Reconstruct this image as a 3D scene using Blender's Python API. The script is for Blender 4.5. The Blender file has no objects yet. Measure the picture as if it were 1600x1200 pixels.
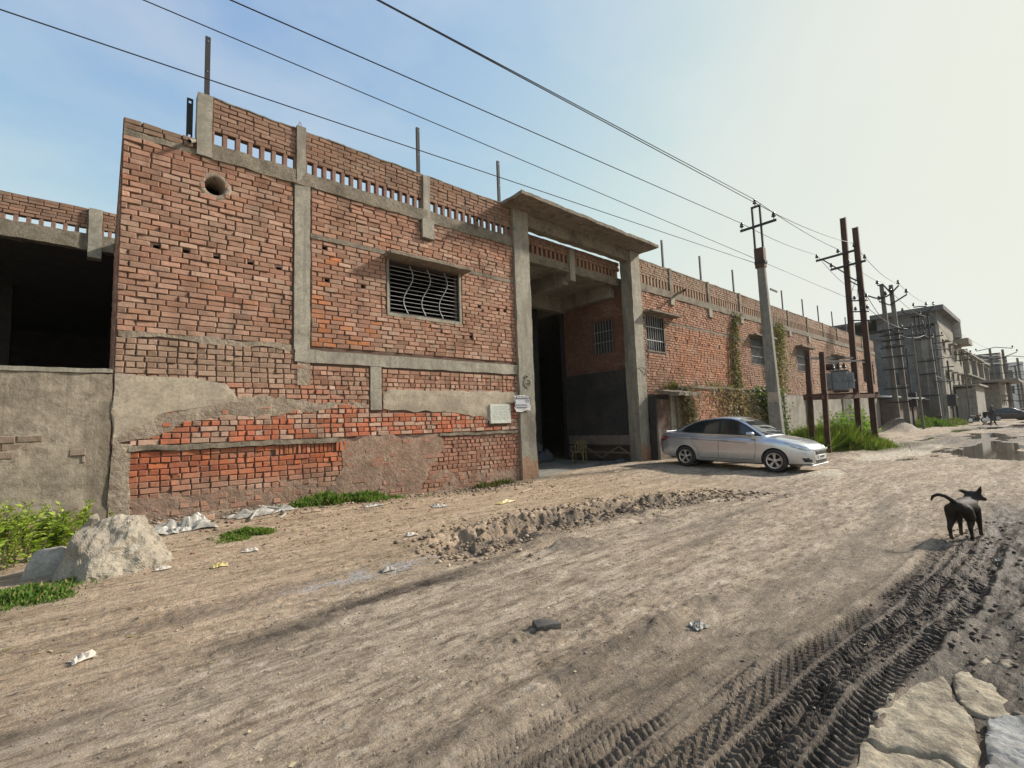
import bpy, bmesh, math, random
import numpy as np
from mathutils import Vector, Matrix

# ---------------------------------------------------------------- camera
scene = bpy.context.scene
col = scene.collection
scene.render.resolution_x, scene.render.resolution_y = 1024, 768
cam_d = bpy.data.cameras.new('camera')
cam_d.sensor_width = 36.0
cam_d.lens = 738.0 / 1600.0 * 36.0
cam_d.clip_start, cam_d.clip_end = 0.05, 6000
cam = bpy.data.objects.new('camera', cam_d)
col.objects.link(cam)
CR = Matrix(((0.75475836, -0.03019033, -0.65530784, 0.0),
             (-0.65505835, -0.08827245, -0.75040425, 0.0),
             (-0.03519067, 0.99563875, -0.0864008, 1.55),
             (0, 0, 0, 1)))
CR[2][2] = -0.0864008
# columns: camera right, camera up, camera back in world axes (X along the facade, Y towards it, Z up)
cam.matrix_world = CR
scene.camera = cam

# ---------------------------------------------------------------- sky and sun
SUN_EL, SUN_AZ = math.radians(33), math.radians(-24)     # azimuth measured from +X
sd = Vector((math.cos(SUN_EL)*math.cos(SUN_AZ), math.cos(SUN_EL)*math.sin(SUN_AZ), math.sin(SUN_EL)))
world = bpy.data.worlds.new('World'); scene.world = world; world.use_nodes = True
wt = world.node_tree; wt.nodes.clear()
wo = wt.nodes.new('ShaderNodeOutputWorld'); wb = wt.nodes.new('ShaderNodeBackground')
sky = wt.nodes.new('ShaderNodeTexSky'); sky.sky_type = 'NISHITA'; sky.sun_disc = False
sky.sun_elevation = SUN_EL; sky.sun_rotation = math.pi/2 - SUN_AZ
sky.altitude = 100; sky.air_density = 1.0; sky.dust_density = 1.4; sky.ozone_density = 0.6
# hazy air: a response curve compresses the glow round the sun, then a faint cloud veil by direction
def wl(a, b): wt.links.new(a, b)
dv = wt.nodes.new('ShaderNodeMix'); dv.data_type = 'RGBA'; dv.blend_type = 'MULTIPLY'; dv.inputs['Factor'].default_value = 1.0
dv.inputs['B'].default_value = (1/14, 1/14, 1/14, 1); wl(sky.outputs['Color'], dv.inputs['A'])
cv = wt.nodes.new('ShaderNodeRGBCurve'); cm = cv.mapping.curves[3]
CP = ((0, 0), (1.2, 1.33), (2.0, 2.05), (3.0, 2.6), (4.2, 2.84), (7.0, 2.98), (14.0, 3.08))
cm.points[0].location = (0, 0); cm.points[1].location = (1, CP[-1][1]/14)
for x_, y_ in CP[1:-1]: cm.points.new(x_/14, y_/14)
cb_ = cv.mapping.curves[2]; cb_.points[1].location = (1, .97); cb_.points.new(2.55/14, 2.62/14); cb_.points.new(3.08/14, 2.74/14); cb_.points.new(4/14, 2.95/14)
cv.mapping.update(); wl(dv.outputs['Result'], cv.inputs['Color'])
mu = wt.nodes.new('ShaderNodeMix'); mu.data_type = 'RGBA'; mu.blend_type = 'MULTIPLY'; mu.inputs['Factor'].default_value = 1.0
mu.inputs['B'].default_value = (14*.99, 14*1.02, 14*1.0, 1); mu.clamp_result = False; wl(cv.outputs['Color'], mu.inputs['A'])
tc = wt.nodes.new('ShaderNodeTexCoord'); mp = wt.nodes.new('ShaderNodeMapping'); mp.inputs['Scale'].default_value = (1.0, 1.0, 2.2)
nz = wt.nodes.new('ShaderNodeTexNoise'); nz.inputs['Scale'].default_value = 2.1; nz.inputs['Detail'].default_value = 7; nz.inputs['Roughness'].default_value = 0.55
rp = wt.nodes.new('ShaderNodeMapRange'); rp.inputs[1].default_value = 0.42; rp.inputs[2].default_value = 0.72; rp.inputs[3].default_value = 0.0; rp.inputs[4].default_value = 0.42
mx = wt.nodes.new('ShaderNodeMix'); mx.data_type = 'RGBA'; mx.inputs['B'].default_value = (2.95, 3.02, 2.9, 1)
wl(tc.outputs['Generated'], mp.inputs['Vector']); wl(mp.outputs['Vector'], nz.inputs['Vector']); wl(nz.outputs['Fac'], rp.inputs[0]); wl(rp.outputs[0], mx.inputs['Factor'])
wl(mu.outputs['Result'], mx.inputs['A']); wl(mx.outputs['Result'], wb.inputs['Color'])
wb.inputs['Strength'].default_value = 0.15
wt.links.new(wb.outputs[0], wo.inputs[0])
sun_d = bpy.data.lights.new('sun', 'SUN'); sun_d.energy = 3.4; sun_d.angle = math.radians(4.0)
sun_d.color = (1.0, 0.92, 0.81)
sun = bpy.data.objects.new('sun', sun_d); col.objects.link(sun)
sun.rotation_euler = (-sd).to_track_quat('-Z', 'Y').to_euler()
vs = scene.view_settings
vs.view_transform = 'Standard'; vs.look = 'None'; vs.gamma = 1.0; vs.use_curve_mapping = False
vs.exposure = 0.9

# ---------------------------------------------------------------- numpy noise
rs = np.random.RandomState(7)
_T = rs.rand(512, 512).astype(np.float32)
def vnoise(x, y, seed=0):
    x = np.asarray(x, np.float64) + seed*17.31; y = np.asarray(y, np.float64) + seed*9.77
    xi = np.floor(x).astype(np.int64); yi = np.floor(y).astype(np.int64)
    fx = x-xi; fy = y-yi
    fx = fx*fx*(3-2*fx); fy = fy*fy*(3-2*fy)
    a = _T[xi % 512, yi % 512]; b = _T[(xi+1) % 512, yi % 512]
    c = _T[xi % 512, (yi+1) % 512]; d = _T[(xi+1) % 512, (yi+1) % 512]
    return (a*(1-fx)+b*fx)*(1-fy) + (c*(1-fx)+d*fx)*fy - 0.5
def fbm(x, y, oct=4, seed=0, gain=0.5):
    s = 0; a = 1.0; n = 0
    for i in range(oct):
        s = s + a*vnoise(x*2**i, y*2**i, seed+i*3); n += a; a *= gain
    return s/n*2
def sst(a, b, x):
    t = np.clip((x-a)/(b-a), 0, 1); return t*t*(3-2*t)

# ---------------------------------------------------------------- mesh helpers
class MB:
    """collects polygons; build() links them as ONE mesh object"""
    def __init__(self): self.v = []; self.f = []; self.c = []; self.cur = (1, 1, 1)
    def quad(self, *p):
        n = len(self.v); self.v += [tuple(q) for q in p]; self.f.append(tuple(range(n, n+len(p)))); self.c.append(self.cur)
    poly = quad
    def box(self, x0, x1, y0, y1, z0, z1, M=None, skip=''):
        P = [(x0,y0,z0),(x1,y0,z0),(x1,y1,z0),(x0,y1,z0),(x0,y0,z1),(x1,y0,z1),(x1,y1,z1),(x0,y1,z1)]
        if M is not None: P = [tuple(M @ Vector(p)) for p in P]
        n = len(self.v); self.v += P
        F = {'b':(3,2,1,0),'t':(4,5,6,7),'f':(0,1,5,4),'r':(1,2,6,5),'k':(2,3,7,6),'l':(3,0,4,7)}
        for k, q in F.items():
            if k in skip: continue
            self.f.append(tuple(n+i for i in q)); self.c.append(self.cur)
    def cbox(self, x0, x1, y0, y1, z0, z1, b=0.01, M=None):
        """box with all twelve edges chamfered"""
        b = min(b, (x1-x0)*.45, (y1-y0)*.45, (z1-z0)*.45)
        n = len(self.v); idx = {}
        cs = [(x0,x1),(y0,y1),(z0,z1)]
        for i in (0,1):
            for j in (0,1):
                for k in (0,1):
                    for ax in range(3):
                        p = [cs[0][i], cs[1][j], cs[2][k]]; s = (i,j,k)
                        for a2 in range(3):
                            if a2 != ax: p[a2] += b if s[a2] == 0 else -b
                        q = tuple(M @ Vector(p)) if M is not None else tuple(p)
                        idx[(i,j,k,ax)] = len(self.v); self.v.append(q)
        def F(t): self.f.append(t); self.c.append(self.cur)
        for ax in range(3):
            o = [a for a in range(3) if a != ax]
            for s in (0,1):
                r = []
                for (u, w) in ((0,0),(1,0),(1,1),(0,1)):
                    t = [0,0,0]; t[ax] = s; t[o[0]] = u; t[o[1]] = w; r.append(idx[(*t, ax)])
                if (s == 0) != (ax == 1): r.reverse()
                F(tuple(r))
        for ax in range(3):
            o = [a for a in range(3) if a != ax]
            for u in (0,1):
                for w in (0,1):
                    t0 = [0,0,0]; t1 = [0,0,0]; t0[o[0]] = t1[o[0]] = u; t0[o[1]] = t1[o[1]] = w; t1[ax] = 1
                    F((idx[(*t0,o[0])], idx[(*t1,o[0])], idx[(*t1,o[1])], idx[(*t0,o[1])]))
        for i in (0,1):
            for j in (0,1):
                for k in (0,1): F((idx[(i,j,k,0)], idx[(i,j,k,1)], idx[(i,j,k,2)]))
    def tube(self, pts, r, n=8, caps=True, rad2=None):
        pts = [Vector(p) for p in pts]; m = len(pts)
        rr = r if isinstance(r, (list, tuple)) else [r]*m
        base = len(self.v); up = None
        for i, p in enumerate(pts):
            d = (pts[min(i+1,m-1)] - pts[max(i-1,0)]).normalized()
            if up is None:
                up = Vector((0,0,1)) if abs(d.z) < .9 else Vector((1,0,0))
            a = d.cross(up)
            a = a.normalized() if a.length > 1e-5 else Vector((1,0,0))
            b = a.cross(d).normalized(); up = b
            for k in range(n):
                t = 2*math.pi*k/n
                self.v.append(tuple(p + a*math.cos(t)*rr[i] + b*math.sin(t)*rr[i]))
        for i in range(m-1):
            for k in range(n):
                k2 = (k+1) % n
                self.f.append((base+i*n+k, base+i*n+k2, base+(i+1)*n+k2, base+(i+1)*n+k)); self.c.append(self.cur)
        if caps:
            self.f.append(tuple(base+k for k in reversed(range(n)))); self.c.append(self.cur)
            self.f.append(tuple(base+(m-1)*n+k for k in range(n))); self.c.append(self.cur)
    def bar(self, a, b, w, h, up=(0,0,1)):
        """rectangular bar from a to b"""
        a, b = Vector(a), Vector(b); d = b-a; L = d.length; d.normalize()
        u = Vector(up)
        if abs(d.dot(u)) > .95: u = Vector((1,0,0))
        s = d.cross(u).normalized(); u = s.cross(d)
        M = Matrix((( d.x, s.x, u.x, a.x),(d.y, s.y, u.y, a.y),(d.z, s.z, u.z, a.z),(0,0,0,1)))
        self.box(0, L, -w/2, w/2, -h/2, h/2, M)
    def lathe(self, prof, c=(0,0,0), n=16, axis='z', M=None):
        base = len(self.v); m = len(prof)
        for (r, t) in prof:
            for k in range(n):
                a = 2*math.pi*k/n
                if axis == 'z': p = Vector((c[0]+r*math.cos(a), c[1]+r*math.sin(a), c[2]+t))
                elif axis == 'y': p = Vector((c[0]+r*math.cos(a), c[1]+t, c[2]+r*math.sin(a)))
                else: p = Vector((c[0]+t, c[1]+r*math.cos(a), c[2]+r*math.sin(a)))
                if M is not None: p = M @ p
                self.v.append(tuple(p))
        for i in range(m-1):
            for k in range(n):
                k2 = (k+1) % n
                self.f.append((base+i*n+k, base+i*n+k2, base+(i+1)*n+k2, base+(i+1)*n+k)); self.c.append(self.cur)
    def prism(self, pts, d, off=(0,0,0)):
        """polygon pts (list of 3d) extruded along vector d"""
        d = Vector(d); P = [Vector(p) for p in pts]; n = len(self.v); k = len(P)
        self.v += [tuple(p) for p in P] + [tuple(p+d) for p in P]
        self.f.append(tuple(range(n, n+k))); self.f.append(tuple(range(n+2*k-1, n+k-1, -1))); self.c += [self.cur]*2
        for i in range(k):
            j = (i+1) % k
            self.f.append((n+i, n+k+i, n+k+j, n+j)); self.c.append(self.cur)
    def build(self, name, mat, parent=None, smooth=False, fixn=False):
        me = bpy.data.meshes.new(name)
        me.from_pydata(self.v, [], self.f)
        if any(c != (1,1,1) for c in self.c):
            at = me.color_attributes.new('col', 'FLOAT_COLOR', 'CORNER')
            cnt = np.fromiter((len(f) for f in self.f), int, len(self.f))
            a = np.repeat(np.array([(c[0], c[1], c[2], 1.0) for c in self.c], np.float32), cnt, axis=0)
            at.data.foreach_set('color', a.ravel())
        if fixn:
            bm = bmesh.new(); bm.from_mesh(me); bmesh.ops.remove_doubles(bm, verts=bm.verts, dist=1e-5)
            bmesh.ops.recalc_face_normals(bm, faces=bm.faces); bm.to_mesh(me); bm.free()
        if smooth:
            me.polygons.foreach_set('use_smooth', [True]*len(me.polygons))
        me.materials.append(mat)
        o = bpy.data.objects.new(name, me); col.objects.link(o)
        if parent is not None: o.parent = parent
        return o

def tag(o, label=None, cat=None, group=None, kind=None):
    if label: o['label'] = label
    if cat: o['category'] = cat
    if group: o['group'] = group
    if kind: o['kind'] = kind
    return o
def empty(name, loc=(0,0,0), rz=0, label=None, cat=None, group=None):
    o = bpy.data.objects.new(name, None); col.objects.link(o)
    o.location = loc; o.rotation_euler = (0, 0, rz); o.empty_display_size = .2
    return tag(o, label, cat, group)
def subsurf(o, n=2):
    m = o.modifiers.new('subsurf', 'SUBSURF'); m.levels = n; m.render_levels = n; return o
def sharp_smooth(o, ang=35):
    me = o.data
    me.polygons.foreach_set('use_smooth', [True]*len(me.polygons))
    bm = bmesh.new(); bm.from_mesh(me)
    for e in bm.edges:
        if len(e.link_faces) == 2 and e.calc_face_angle(0) > math.radians(ang): e.smooth = False
    bm.to_mesh(me); bm.free(); return o
def copy_tree(o, parent=None):
    c = o.copy(); col.objects.link(c); c.parent = parent
    for ch in list(o.children): copy_tree(ch, c)
    return c

# ---------------------------------------------------------------- materials
def newmat(name):
    m = bpy.data.materials.new(name); m.use_nodes = True
    nt = m.node_tree; b = nt.nodes['Principled BSDF']
    return m, nt, b
def N(nt, t, **kw):
    n = nt.nodes.new('ShaderNode'+t)
    for k, v in kw.items():
        if k in n.inputs.keys(): n.inputs[k].default_value = v
        else: setattr(n, k, v)
    return n
def L(nt, a, b): nt.links.new(a, b)
def noise(nt, vec, scale, detail=5, rough=.6, dist=0):
    n = N(nt, 'TexNoise'); n.inputs['Scale'].default_value = scale; n.inputs['Detail'].default_value = detail
    n.inputs['Roughness'].default_value = rough; n.inputs['Distortion'].default_value = dist
    L(nt, vec, n.inputs['Vector']); return n.outputs['Fac']
def ramp(nt, fac, stops):
    r = N(nt, 'ValToRGB'); e = r.color_ramp.elements
    while len(e) < len(stops): e.new(.5)
    for i, (p, c) in enumerate(stops):
        e[i].position = p; e[i].color = c if len(c) == 4 else (*c, 1)
    L(nt, fac, r.inputs['Fac']); return r.outputs['Color']
def mrange(nt, v, a, b, c=0., d=1.):
    n = N(nt, 'MapRange'); n.inputs[1].default_value = a; n.inputs[2].default_value = b
    n.inputs[3].default_value = c; n.inputs[4].default_value = d; L(nt, v, n.inputs[0]); return n.outputs[0]
def mixc(nt, fac, a, b, mode='MIX'):
    n = N(nt, 'Mix'); n.data_type = 'RGBA'; n.blend_type = mode
    for s, v in (('Factor', fac), ('A', a), ('B', b)):
        sk = [i for i in n.inputs if i.name == s and (s == 'Factor' and i.type == 'VALUE' or s != 'Factor' and i.type == 'RGBA')][0]
        if isinstance(v, (int, float)): sk.default_value = v
        elif isinstance(v, (tuple, list)): sk.default_value = (*v[:3], 1)
        else: L(nt, v, sk)
    return [o for o in n.outputs if o.type == 'RGBA'][0]
def math_(nt, op, a, b=None):
    n = N(nt, 'Math'); n.operation = op
    for i, v in enumerate((a, b)):
        if v is None: continue
        if isinstance(v, (int, float)): n.inputs[i].default_value = v
        else: L(nt, v, n.inputs[i])
    return n.outputs[0]
def bump(nt, b, h, strength=.5, dist=.02):
    n = N(nt, 'Bump'); n.inputs['Strength'].default_value = strength; n.inputs['Distance'].default_value = dist
    L(nt, h, n.inputs['Height']); L(nt, n.outputs[0], b.inputs['Normal']); return n
def wpos(nt, scale=(1,1,1)):
    g = N(nt, 'NewGeometry'); m = N(nt, 'Mapping'); m.inputs['Scale'].default_value = scale
    L(nt, g.outputs['Position'], m.inputs['Vector']); return m.outputs[0]
def opos(nt, scale=(1,1,1)):
    g = N(nt, 'TexCoord'); m = N(nt, 'Mapping'); m.inputs['Scale'].default_value = scale
    L(nt, g.outputs['Object'], m.inputs['Vector']); return m.outputs[0]

def grainy(name, c1, c2, scale=3., rough=.85, bstr=.4, bdist=.01, fine=40., stain=None, streak=False, metal=0., space='w', attr=False):
    """two-tone noisy surface with grain relief, optional dark stains with their own shape and vertical streaks"""
    m, nt, b = newmat(name)
    P = wpos if space == 'w' else opos
    v = P(nt)
    f = noise(nt, v, scale, 6, .62)
    c = mixc(nt, mrange(nt, f, .32, .68), c1, c2)
    g = noise(nt, v, fine, 4, .7)
    c = mixc(nt, mrange(nt, g, .42, .66, 0, .55), c, tuple(x*.55 for x in c1))
    k2 = noise(nt, v, scale*3.7, 8, .72, .3)
    c = mixc(nt, mrange(nt, k2, .52, .68, 0, .6), c, tuple(x*.5 for x in c1))
    c = mixc(nt, mrange(nt, k2, .46, .33, 0, .45), c, tuple(min(.8, x*1.28) for x in c2))
    if stain:
        s = noise(nt, P(nt, (1, 1, .35 if streak else 1)), scale*.55+.2, 7, .68, .4)
        c = mixc(nt, mrange(nt, s, .49, .66, 0, .85), c, stain)
    if streak:
        k = noise(nt, P(nt, (9, 9, .35)), 1.3, 4, .6)
        c = mixc(nt, mrange(nt, k, .5, .72, 0, .55), c, tuple(x*.5 for x in c1))
    if attr:
        a = N(nt, 'Attribute'); a.attribute_name = 'col'; c = mixc(nt, 1.0, c, a.outputs['Color'], 'MULTIPLY')
    L(nt, c, b.inputs['Base Color'])
    b.inputs['Roughness'].default_value = rough; b.inputs['Metallic'].default_value = metal
    h = math_(nt, 'ADD', math_(nt, 'MULTIPLY', f, .5), math_(nt, 'ADD', math_(nt, 'MULTIPLY', g, .4), math_(nt, 'MULTIPLY', k2, .5)))
    bump(nt, b, h, bstr, bdist)
    return m
def plain(name, c, rough=.6, metal=0., spec=.5):
    m, nt, b = newmat(name); b.inputs['Base Color'].default_value = (*c, 1)
    b.inputs['Roughness'].default_value = rough; b.inputs['Metallic'].default_value = metal
    b.inputs['Specular IOR Level'].default_value = spec
    return m

def brick_material():
    m, nt, b = newmat('brick')
    a = N(nt, 'Attribute'); a.attribute_name = 'col'
    oi = N(nt, 'ObjectInfo')
    c = mixc(nt, 1.0, a.outputs['Color'], oi.outputs['Color'], 'MULTIPLY')
    v = wpos(nt)
    f = noise(nt, v, 14, 5, .65); g = noise(nt, v, 70, 4, .7); d = noise(nt, v, 1.1, 6, .65)
    c = mixc(nt, mrange(nt, f, .3, .7, 0, .42), c, (.23, .125, .085))
    c = mixc(nt, mrange(nt, d, .5, .74, 0, .55), c, (.30, .235, .18))      # cement dust
    c = mixc(nt, mrange(nt, g, .55, .75, 0, .4), c, (.42, .30, .22))
    gr = noise(nt, wpos(nt, (1.0, 1.0, .45)), 1.6, 7, .7, .3); c = mixc(nt, mrange(nt, gr, .50, .68, 0, .62), c, (.135, .088, .062))   # grime
    ef = noise(nt, wpos(nt, (.8, .8, 1.6)), .9, 7, .72, .4); c = mixc(nt, mrange(nt, ef, .56, .70, 0, .5), c, (.47, .37, .29))       # salt bloom
    wsh = noise(nt, v, 5.5, 6, .7); c = mixc(nt, mrange(nt, wsh, .55, .68, 0, .65), c, (.25, .185, .135))                            # smeared mortar
    L(nt, c, b.inputs['Base Color']); b.inputs['Roughness'].default_value = .92
    b.inputs['Specular IOR Level'].default_value = .2
    bump(nt, b, math_(nt, 'ADD', f, math_(nt, 'MULTIPLY', g, .5)), .8, .014)
    return m

M = {}
M['brick'] = brick_material()
M['mortar'] = grainy('mortar', (.10,.060,.042), (.155,.10,.072), 5, .95, .8, .012, 45)
M['brick_far'] = None
M['concrete'] = grainy('concrete', (.26,.235,.185), (.36,.33,.265), 2.2, .9, .6, .014, 26, stain=(.15,.13,.105), streak=True)
M['beam'] = grainy('beam_concrete', (.175,.145,.105), (.27,.23,.175), 4.5, .95, 1.0, .03, 24, stain=(.085,.068,.05))
M['plaster'] = grainy('plaster', (.34,.285,.215), (.43,.365,.28), 1.6, .92, .5, .008, 22, stain=(.21,.175,.135))
M['plaster_rough'] = grainy('plaster_rough', (.27,.215,.16), (.40,.33,.25), 3.2, .95, 1.0, .07, 16, stain=(.15,.115,.085))
M['dark_iron'] = grainy('dark_iron', (.016,.015,.017), (.03,.026,.026), 8, .75, .2, .003, 60)
M['rust'] = grainy('rust_iron', (.065,.032,.02), (.125,.06,.035), 5, .75, .3, .004, 50, stain=(.06,.035,.025), metal=.2)
M['bar'] = grainy('bar_iron', (.30,.30,.30), (.44,.44,.43), 9, .5, .1, .002, 60, metal=.5)
M['soot_shade'] = grainy('soot_shade', (.028,.026,.025), (.05,.045,.04), 2, .95, .5, .02, 20)  # near-black base: interior shade put into the colour, along with soot
M['wire'] = plain('wire', (.03,.03,.035), .5, .3)
M['glass_dark'] = plain('glass_dark', (.02,.025,.03), .12)
# ================================================================ GROUND
def ground_fields(X, Y):
    """height and colour masks of the road and verge; X along the wall, Y towards it"""
    near = 1.0/(1.0+np.exp((np.hypot(X, Y)-90)/8))
    h = 0.012*fbm(X*.35, Y*.9, 3, 1)*3*near
    # verge climbs to the wall on the left half of the facade
    h += 0.21*sst(7.6, 9.7, Y)*sst(7.5, 2.0, X)*near
    h += 0.10*sst(6.0, 8.5, Y)*sst(9.0, 12.5, X)*sst(19, 15, X)*near
    # compacted patches alternate with loose, crumbly ones
    rough = np.clip(.42+1.5*fbm(X*.45, Y*1.1, 3, 38), .06, 1.2)
    roadm = sst(6.6, 4.6, Y + .5*fbm(X*.3, Y*.3, 2, 5))
    h += .014*fbm(X*.55, Y*3.4, 4, 20)*roadm*near
    h += (.020*np.abs(fbm(X*2.4, Y*9, 4, 33)) + .016*np.abs(fbm(X*9, Y*17, 3, 36)))*near*rough
    h += .012*np.clip(fbm(X*14, Y*16, 3, 41)-.08, 0, 1)*near*2.2*rough
    streak = fbm(X*.38, Y*2.9, 4, 44)
    for (yc, hw, dep, sd_) in ((2.45,.12,.010,1),(2.95,.16,.014,2),(3.45,.11,.010,3),(3.95,.17,.015,4),(4.45,.12,.010,5)):
        y = yc + .22*fbm(X*.28, X*0+sd_, 2, 46+sd_) - .03*X
        br = np.clip(.4+1.6*fbm(X*.5, X*0+sd_*3, 2, 48), 0, 1)*near*sst(14, 9, X)
        h += br*(-dep*np.exp(-((Y-y)/hw)**2) + .8*dep*np.exp(-((np.abs(Y-y)-hw*1.9)/.06)**2)*(.4+1.3*np.abs(fbm(X*5, Y*5, 2, 49))))
    # cut trench in front of the gate: steep far bank, loose near side
    cy = 5.35 + .35*np.sin((X-3)*.55) - .10*np.clip(X-6.5, 0, 9)**1.25 + .22*fbm(X*1.1, X*0+2, 3, 55) + .07*fbm(X*6, Y*4, 3, 57)
    along = sst(3.0, 3.8, X)*sst(9.8, 8.2, X)
    dd = Y - cy
    clod = np.abs(fbm(X*1.7, Y*2.4, 4, 52)); clod2 = np.abs(fbm(X*5.5, Y*7, 3, 61))
    ditch = along*sst(.32, .12, dd)*sst(-1.0, -.1, dd)
    h += along*(-.17*sst(.30, .02, dd)*sst(-1.05, -.15, dd) + .055*np.exp(-((dd-.34)/.16)**2)*(.5+2.2*clod2))
    h += ditch*(.20*(clod-.12) + .16*(clod2-.12) + .06*np.abs(fbm(X*13, Y*15, 2, 64)))
    rub = sst(3.4, 4.4, X)*sst(11, 8, X)*np.exp(-((dd+1.2)/.7)**2)
    h += rub*.13*clod*np.clip(fbm(X*.9, Y*1.3, 2, 71)+.2, 0, 1)*2.0
    # wet mud belt along the road axis
    edge = 2.12 + .28*fbm(X*.8, X*0+3, 3, 80) - .05*np.clip(X-3, 0, 3)
    wet = sst(edge+.10, edge-.22, Y)*sst(9.5, 5.5, X+ (1.2-Y)*1.5)*sst(-.2, .9, X)
    lip = np.exp(-((Y-edge)/.10)**2)*sst(.6, 1.4, X)*sst(5, 3.6, X)
    h += lip*(.022+.05*np.abs(fbm(X*4, Y*6, 3, 90))) - .018*wet
    # tyre tracks: (centre, half width, depth, pitch, skew)
    tread = X*0
    wob = .05*np.sin(X*.9) + .03*fbm(X*.7, X*0, 2, 95)
    for (yc, hw, dep, pitch, sk, x0, x1) in ((1.14,.15,.024,.050,.35,.4,8.4), (1.42,.11,.018,.050,-.5,.5,3.6), (1.62,.10,.013,.044,.6,.3,3.2),
                                             (.86,.13,.028,.055,.3,1.2,8.0), (1.80,.09,.010,.040,-.6,.5,3.0), (2.75,.12,.003,.06,.4,1.5,5.0)):
        y = yc + wob - .055*np.clip(X-3.2, 0, 9)*(yc < 1.3)
        t = (Y-y)/hw
        m = np.clip(1.25-np.abs(t), 0, .35)/.35*sst(x0, x0+.5, X)*sst(x1, x1-.8, X)
        brk = np.clip((.95 if yc < 1.2 else .7)+1.1*fbm(X*1.6, Y*4+yc*7, 3, 97), 0, 1)
        groove = brk*np.sin(2*np.pi*(X + sk*np.abs(t)*hw + .02*fbm(X*2, Y*2, 2, 98))/pitch)
        rib = np.exp(-(t/.14)**2)
        h += m*(-dep + .75*dep*np.clip(groove*1.6, -1, 1)*(1-rib)*sst(.1, .3, np.abs(t)+.15) + dep*.9*rib)
        h += dep*1.1*np.exp(-((np.abs(t)-1.42)/.22)**2)*sst(x0, x0+.5, X)*sst(x1, x1-.8, X)*(.6+1.2*np.abs(fbm(X*6, Y*6, 2, 99)))
        if dep > .009: tread = np.maximum(tread, m)
    # deep churned black mud at the right
    md = sst(.96, .62, Y + .10*fbm(X*1.2, Y*2, 2, 102) + .0*X)*sst(3.0, 4.3, X + (.9-Y)*.6)*sst(13, 8, X)
    md = np.maximum(md, .9*np.exp(-((Y-.98+.055*np.clip(X-3.2,0,9))/.16)**2)*sst(1.8, 3.0, X)*sst(8, 6, X))
    rut = .035*np.sin((Y*9.5 + .9*fbm(X*.8, Y, 2, 110)*2)) + .12*fbm(X*2.0, Y*5.5, 4, 113) + .05*np.abs(fbm(X*8, Y*12, 3, 120))
    h += md*rut*.6
    # old pavement remnants (pale, flat) along the right verge
    pv = sst(.02, .10, fbm(X*.16, Y*.42, 3, 130) + .18 - ((Y-4.1)/1.4)**2)*sst(12.8, 14.2, X)*sst(32, 27, X)
    h = h*(1-pv*.8) + pv*.045
    broken = sst(12, 14, X)*sst(48, 34, X)*np.exp(-((Y-5.2)/1.3)**2)*(1-pv)
    h += broken*.10*np.abs(fbm(X*.55, Y*1.6, 4, 140))
    # rutted, waterlogged stretch further down
    wl = sst(19, 25, X)*sst(85, 60, X)*sst(6.2, 4.6, Y)
    h += wl*(.075*fbm(X*.16, Y*.75, 4, 150) - .012)
    # soil heap and verge lumps by the poles
    h += .95*np.exp(-(((X-43.5)/1.5)**2+((Y-7.6)/.9)**2)) + .30*np.exp(-(((X-57)/4)**2+((Y-8.3)/1.3)**2))
    h += near*sst(15, 20, X)*sst(5.8, 7.2, Y)*(.12+.12*fbm(X*.5, Y*.9, 3, 160))
    # masks
    mud = np.clip(.44*wet*(.75+.6*fbm(X*2.2, Y*3.2, 3, 170)) + .10*tread*wet + md*1.15 + .5*lip*np.clip(.5+fbm(X*3, Y*3, 2, 175)*1.5, 0, 1), 0, 1)
    mud = np.maximum(mud, ditch*np.clip(.72+1.2*fbm(X*1.1, Y*2.0, 3, 180), 0, 1)*.62)
    bd = 4.35 - .28*np.clip(2.5-X, 0, 3)*.6 + .25*fbm(X*.6, X*0+4, 2, 185)
    mud = np.maximum(mud, .85*np.exp(-((Y-bd)/.20)**2)*np.clip(.35+1.8*fbm(X*.9, Y*3, 3, 187), 0, 1)*sst(5.5, 2.5, X))
    mud = np.maximum(mud, .42*np.clip(streak*2.2-.15, 0, 1)*roadm*sst(14, 10, X))
    mud = np.maximum(mud, rub*.55*np.clip(.2+2*fbm(X*1.3, Y*2.4, 2, 190), 0, 1))
    mud = np.maximum(mud, wl*np.clip(.30+1.2*fbm(X*.2, Y*.8, 3, 195), 0, .7))
    mud = np.maximum(mud, .8*np.exp(-(((X-43.5)/2.4)**2+((Y-7.6)/1.3)**2)))
    mud = np.maximum(mud, broken*np.clip(.1+1.6*fbm(X*.6, Y*1.8, 3, 197), 0, .8))
    dirtdark = sst(8.7, 9.6, Y)*sst(10, 7.5, X)*sst(-.2, .3, X)
    mud = np.maximum(mud, dirtdark*np.clip(.45+.9*fbm(X*1.5, Y*2, 3, 199), 0, .8))
    tan = sst(4.0, 5.6, Y + .35*fbm(X*.5, Y*.5, 3, 200) + .28*np.clip(2.5-X, 0, 3))*sst(14, 9, X)
    tan = np.maximum(tan, .4*np.clip(fbm(X*.5, Y*1.4, 3, 205), 0, 1))
    pale = pv
    ash = np.exp(-(((X-2.3)/.8)**2+((Y-5.05)/.16)**2))*np.clip(.6+1.5*fbm(X*5, Y*9, 2, 210), 0, 1)
    return h, np.clip(mud, 0, 1), np.clip(tan, 0, 1), np.clip(pale+0*h, 0, 1), np.clip(ash, 0, 1)

def ground_height(x, y):
    return float(ground_fields(np.array([float(x)]), np.array([float(y)]))[0][0])

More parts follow.
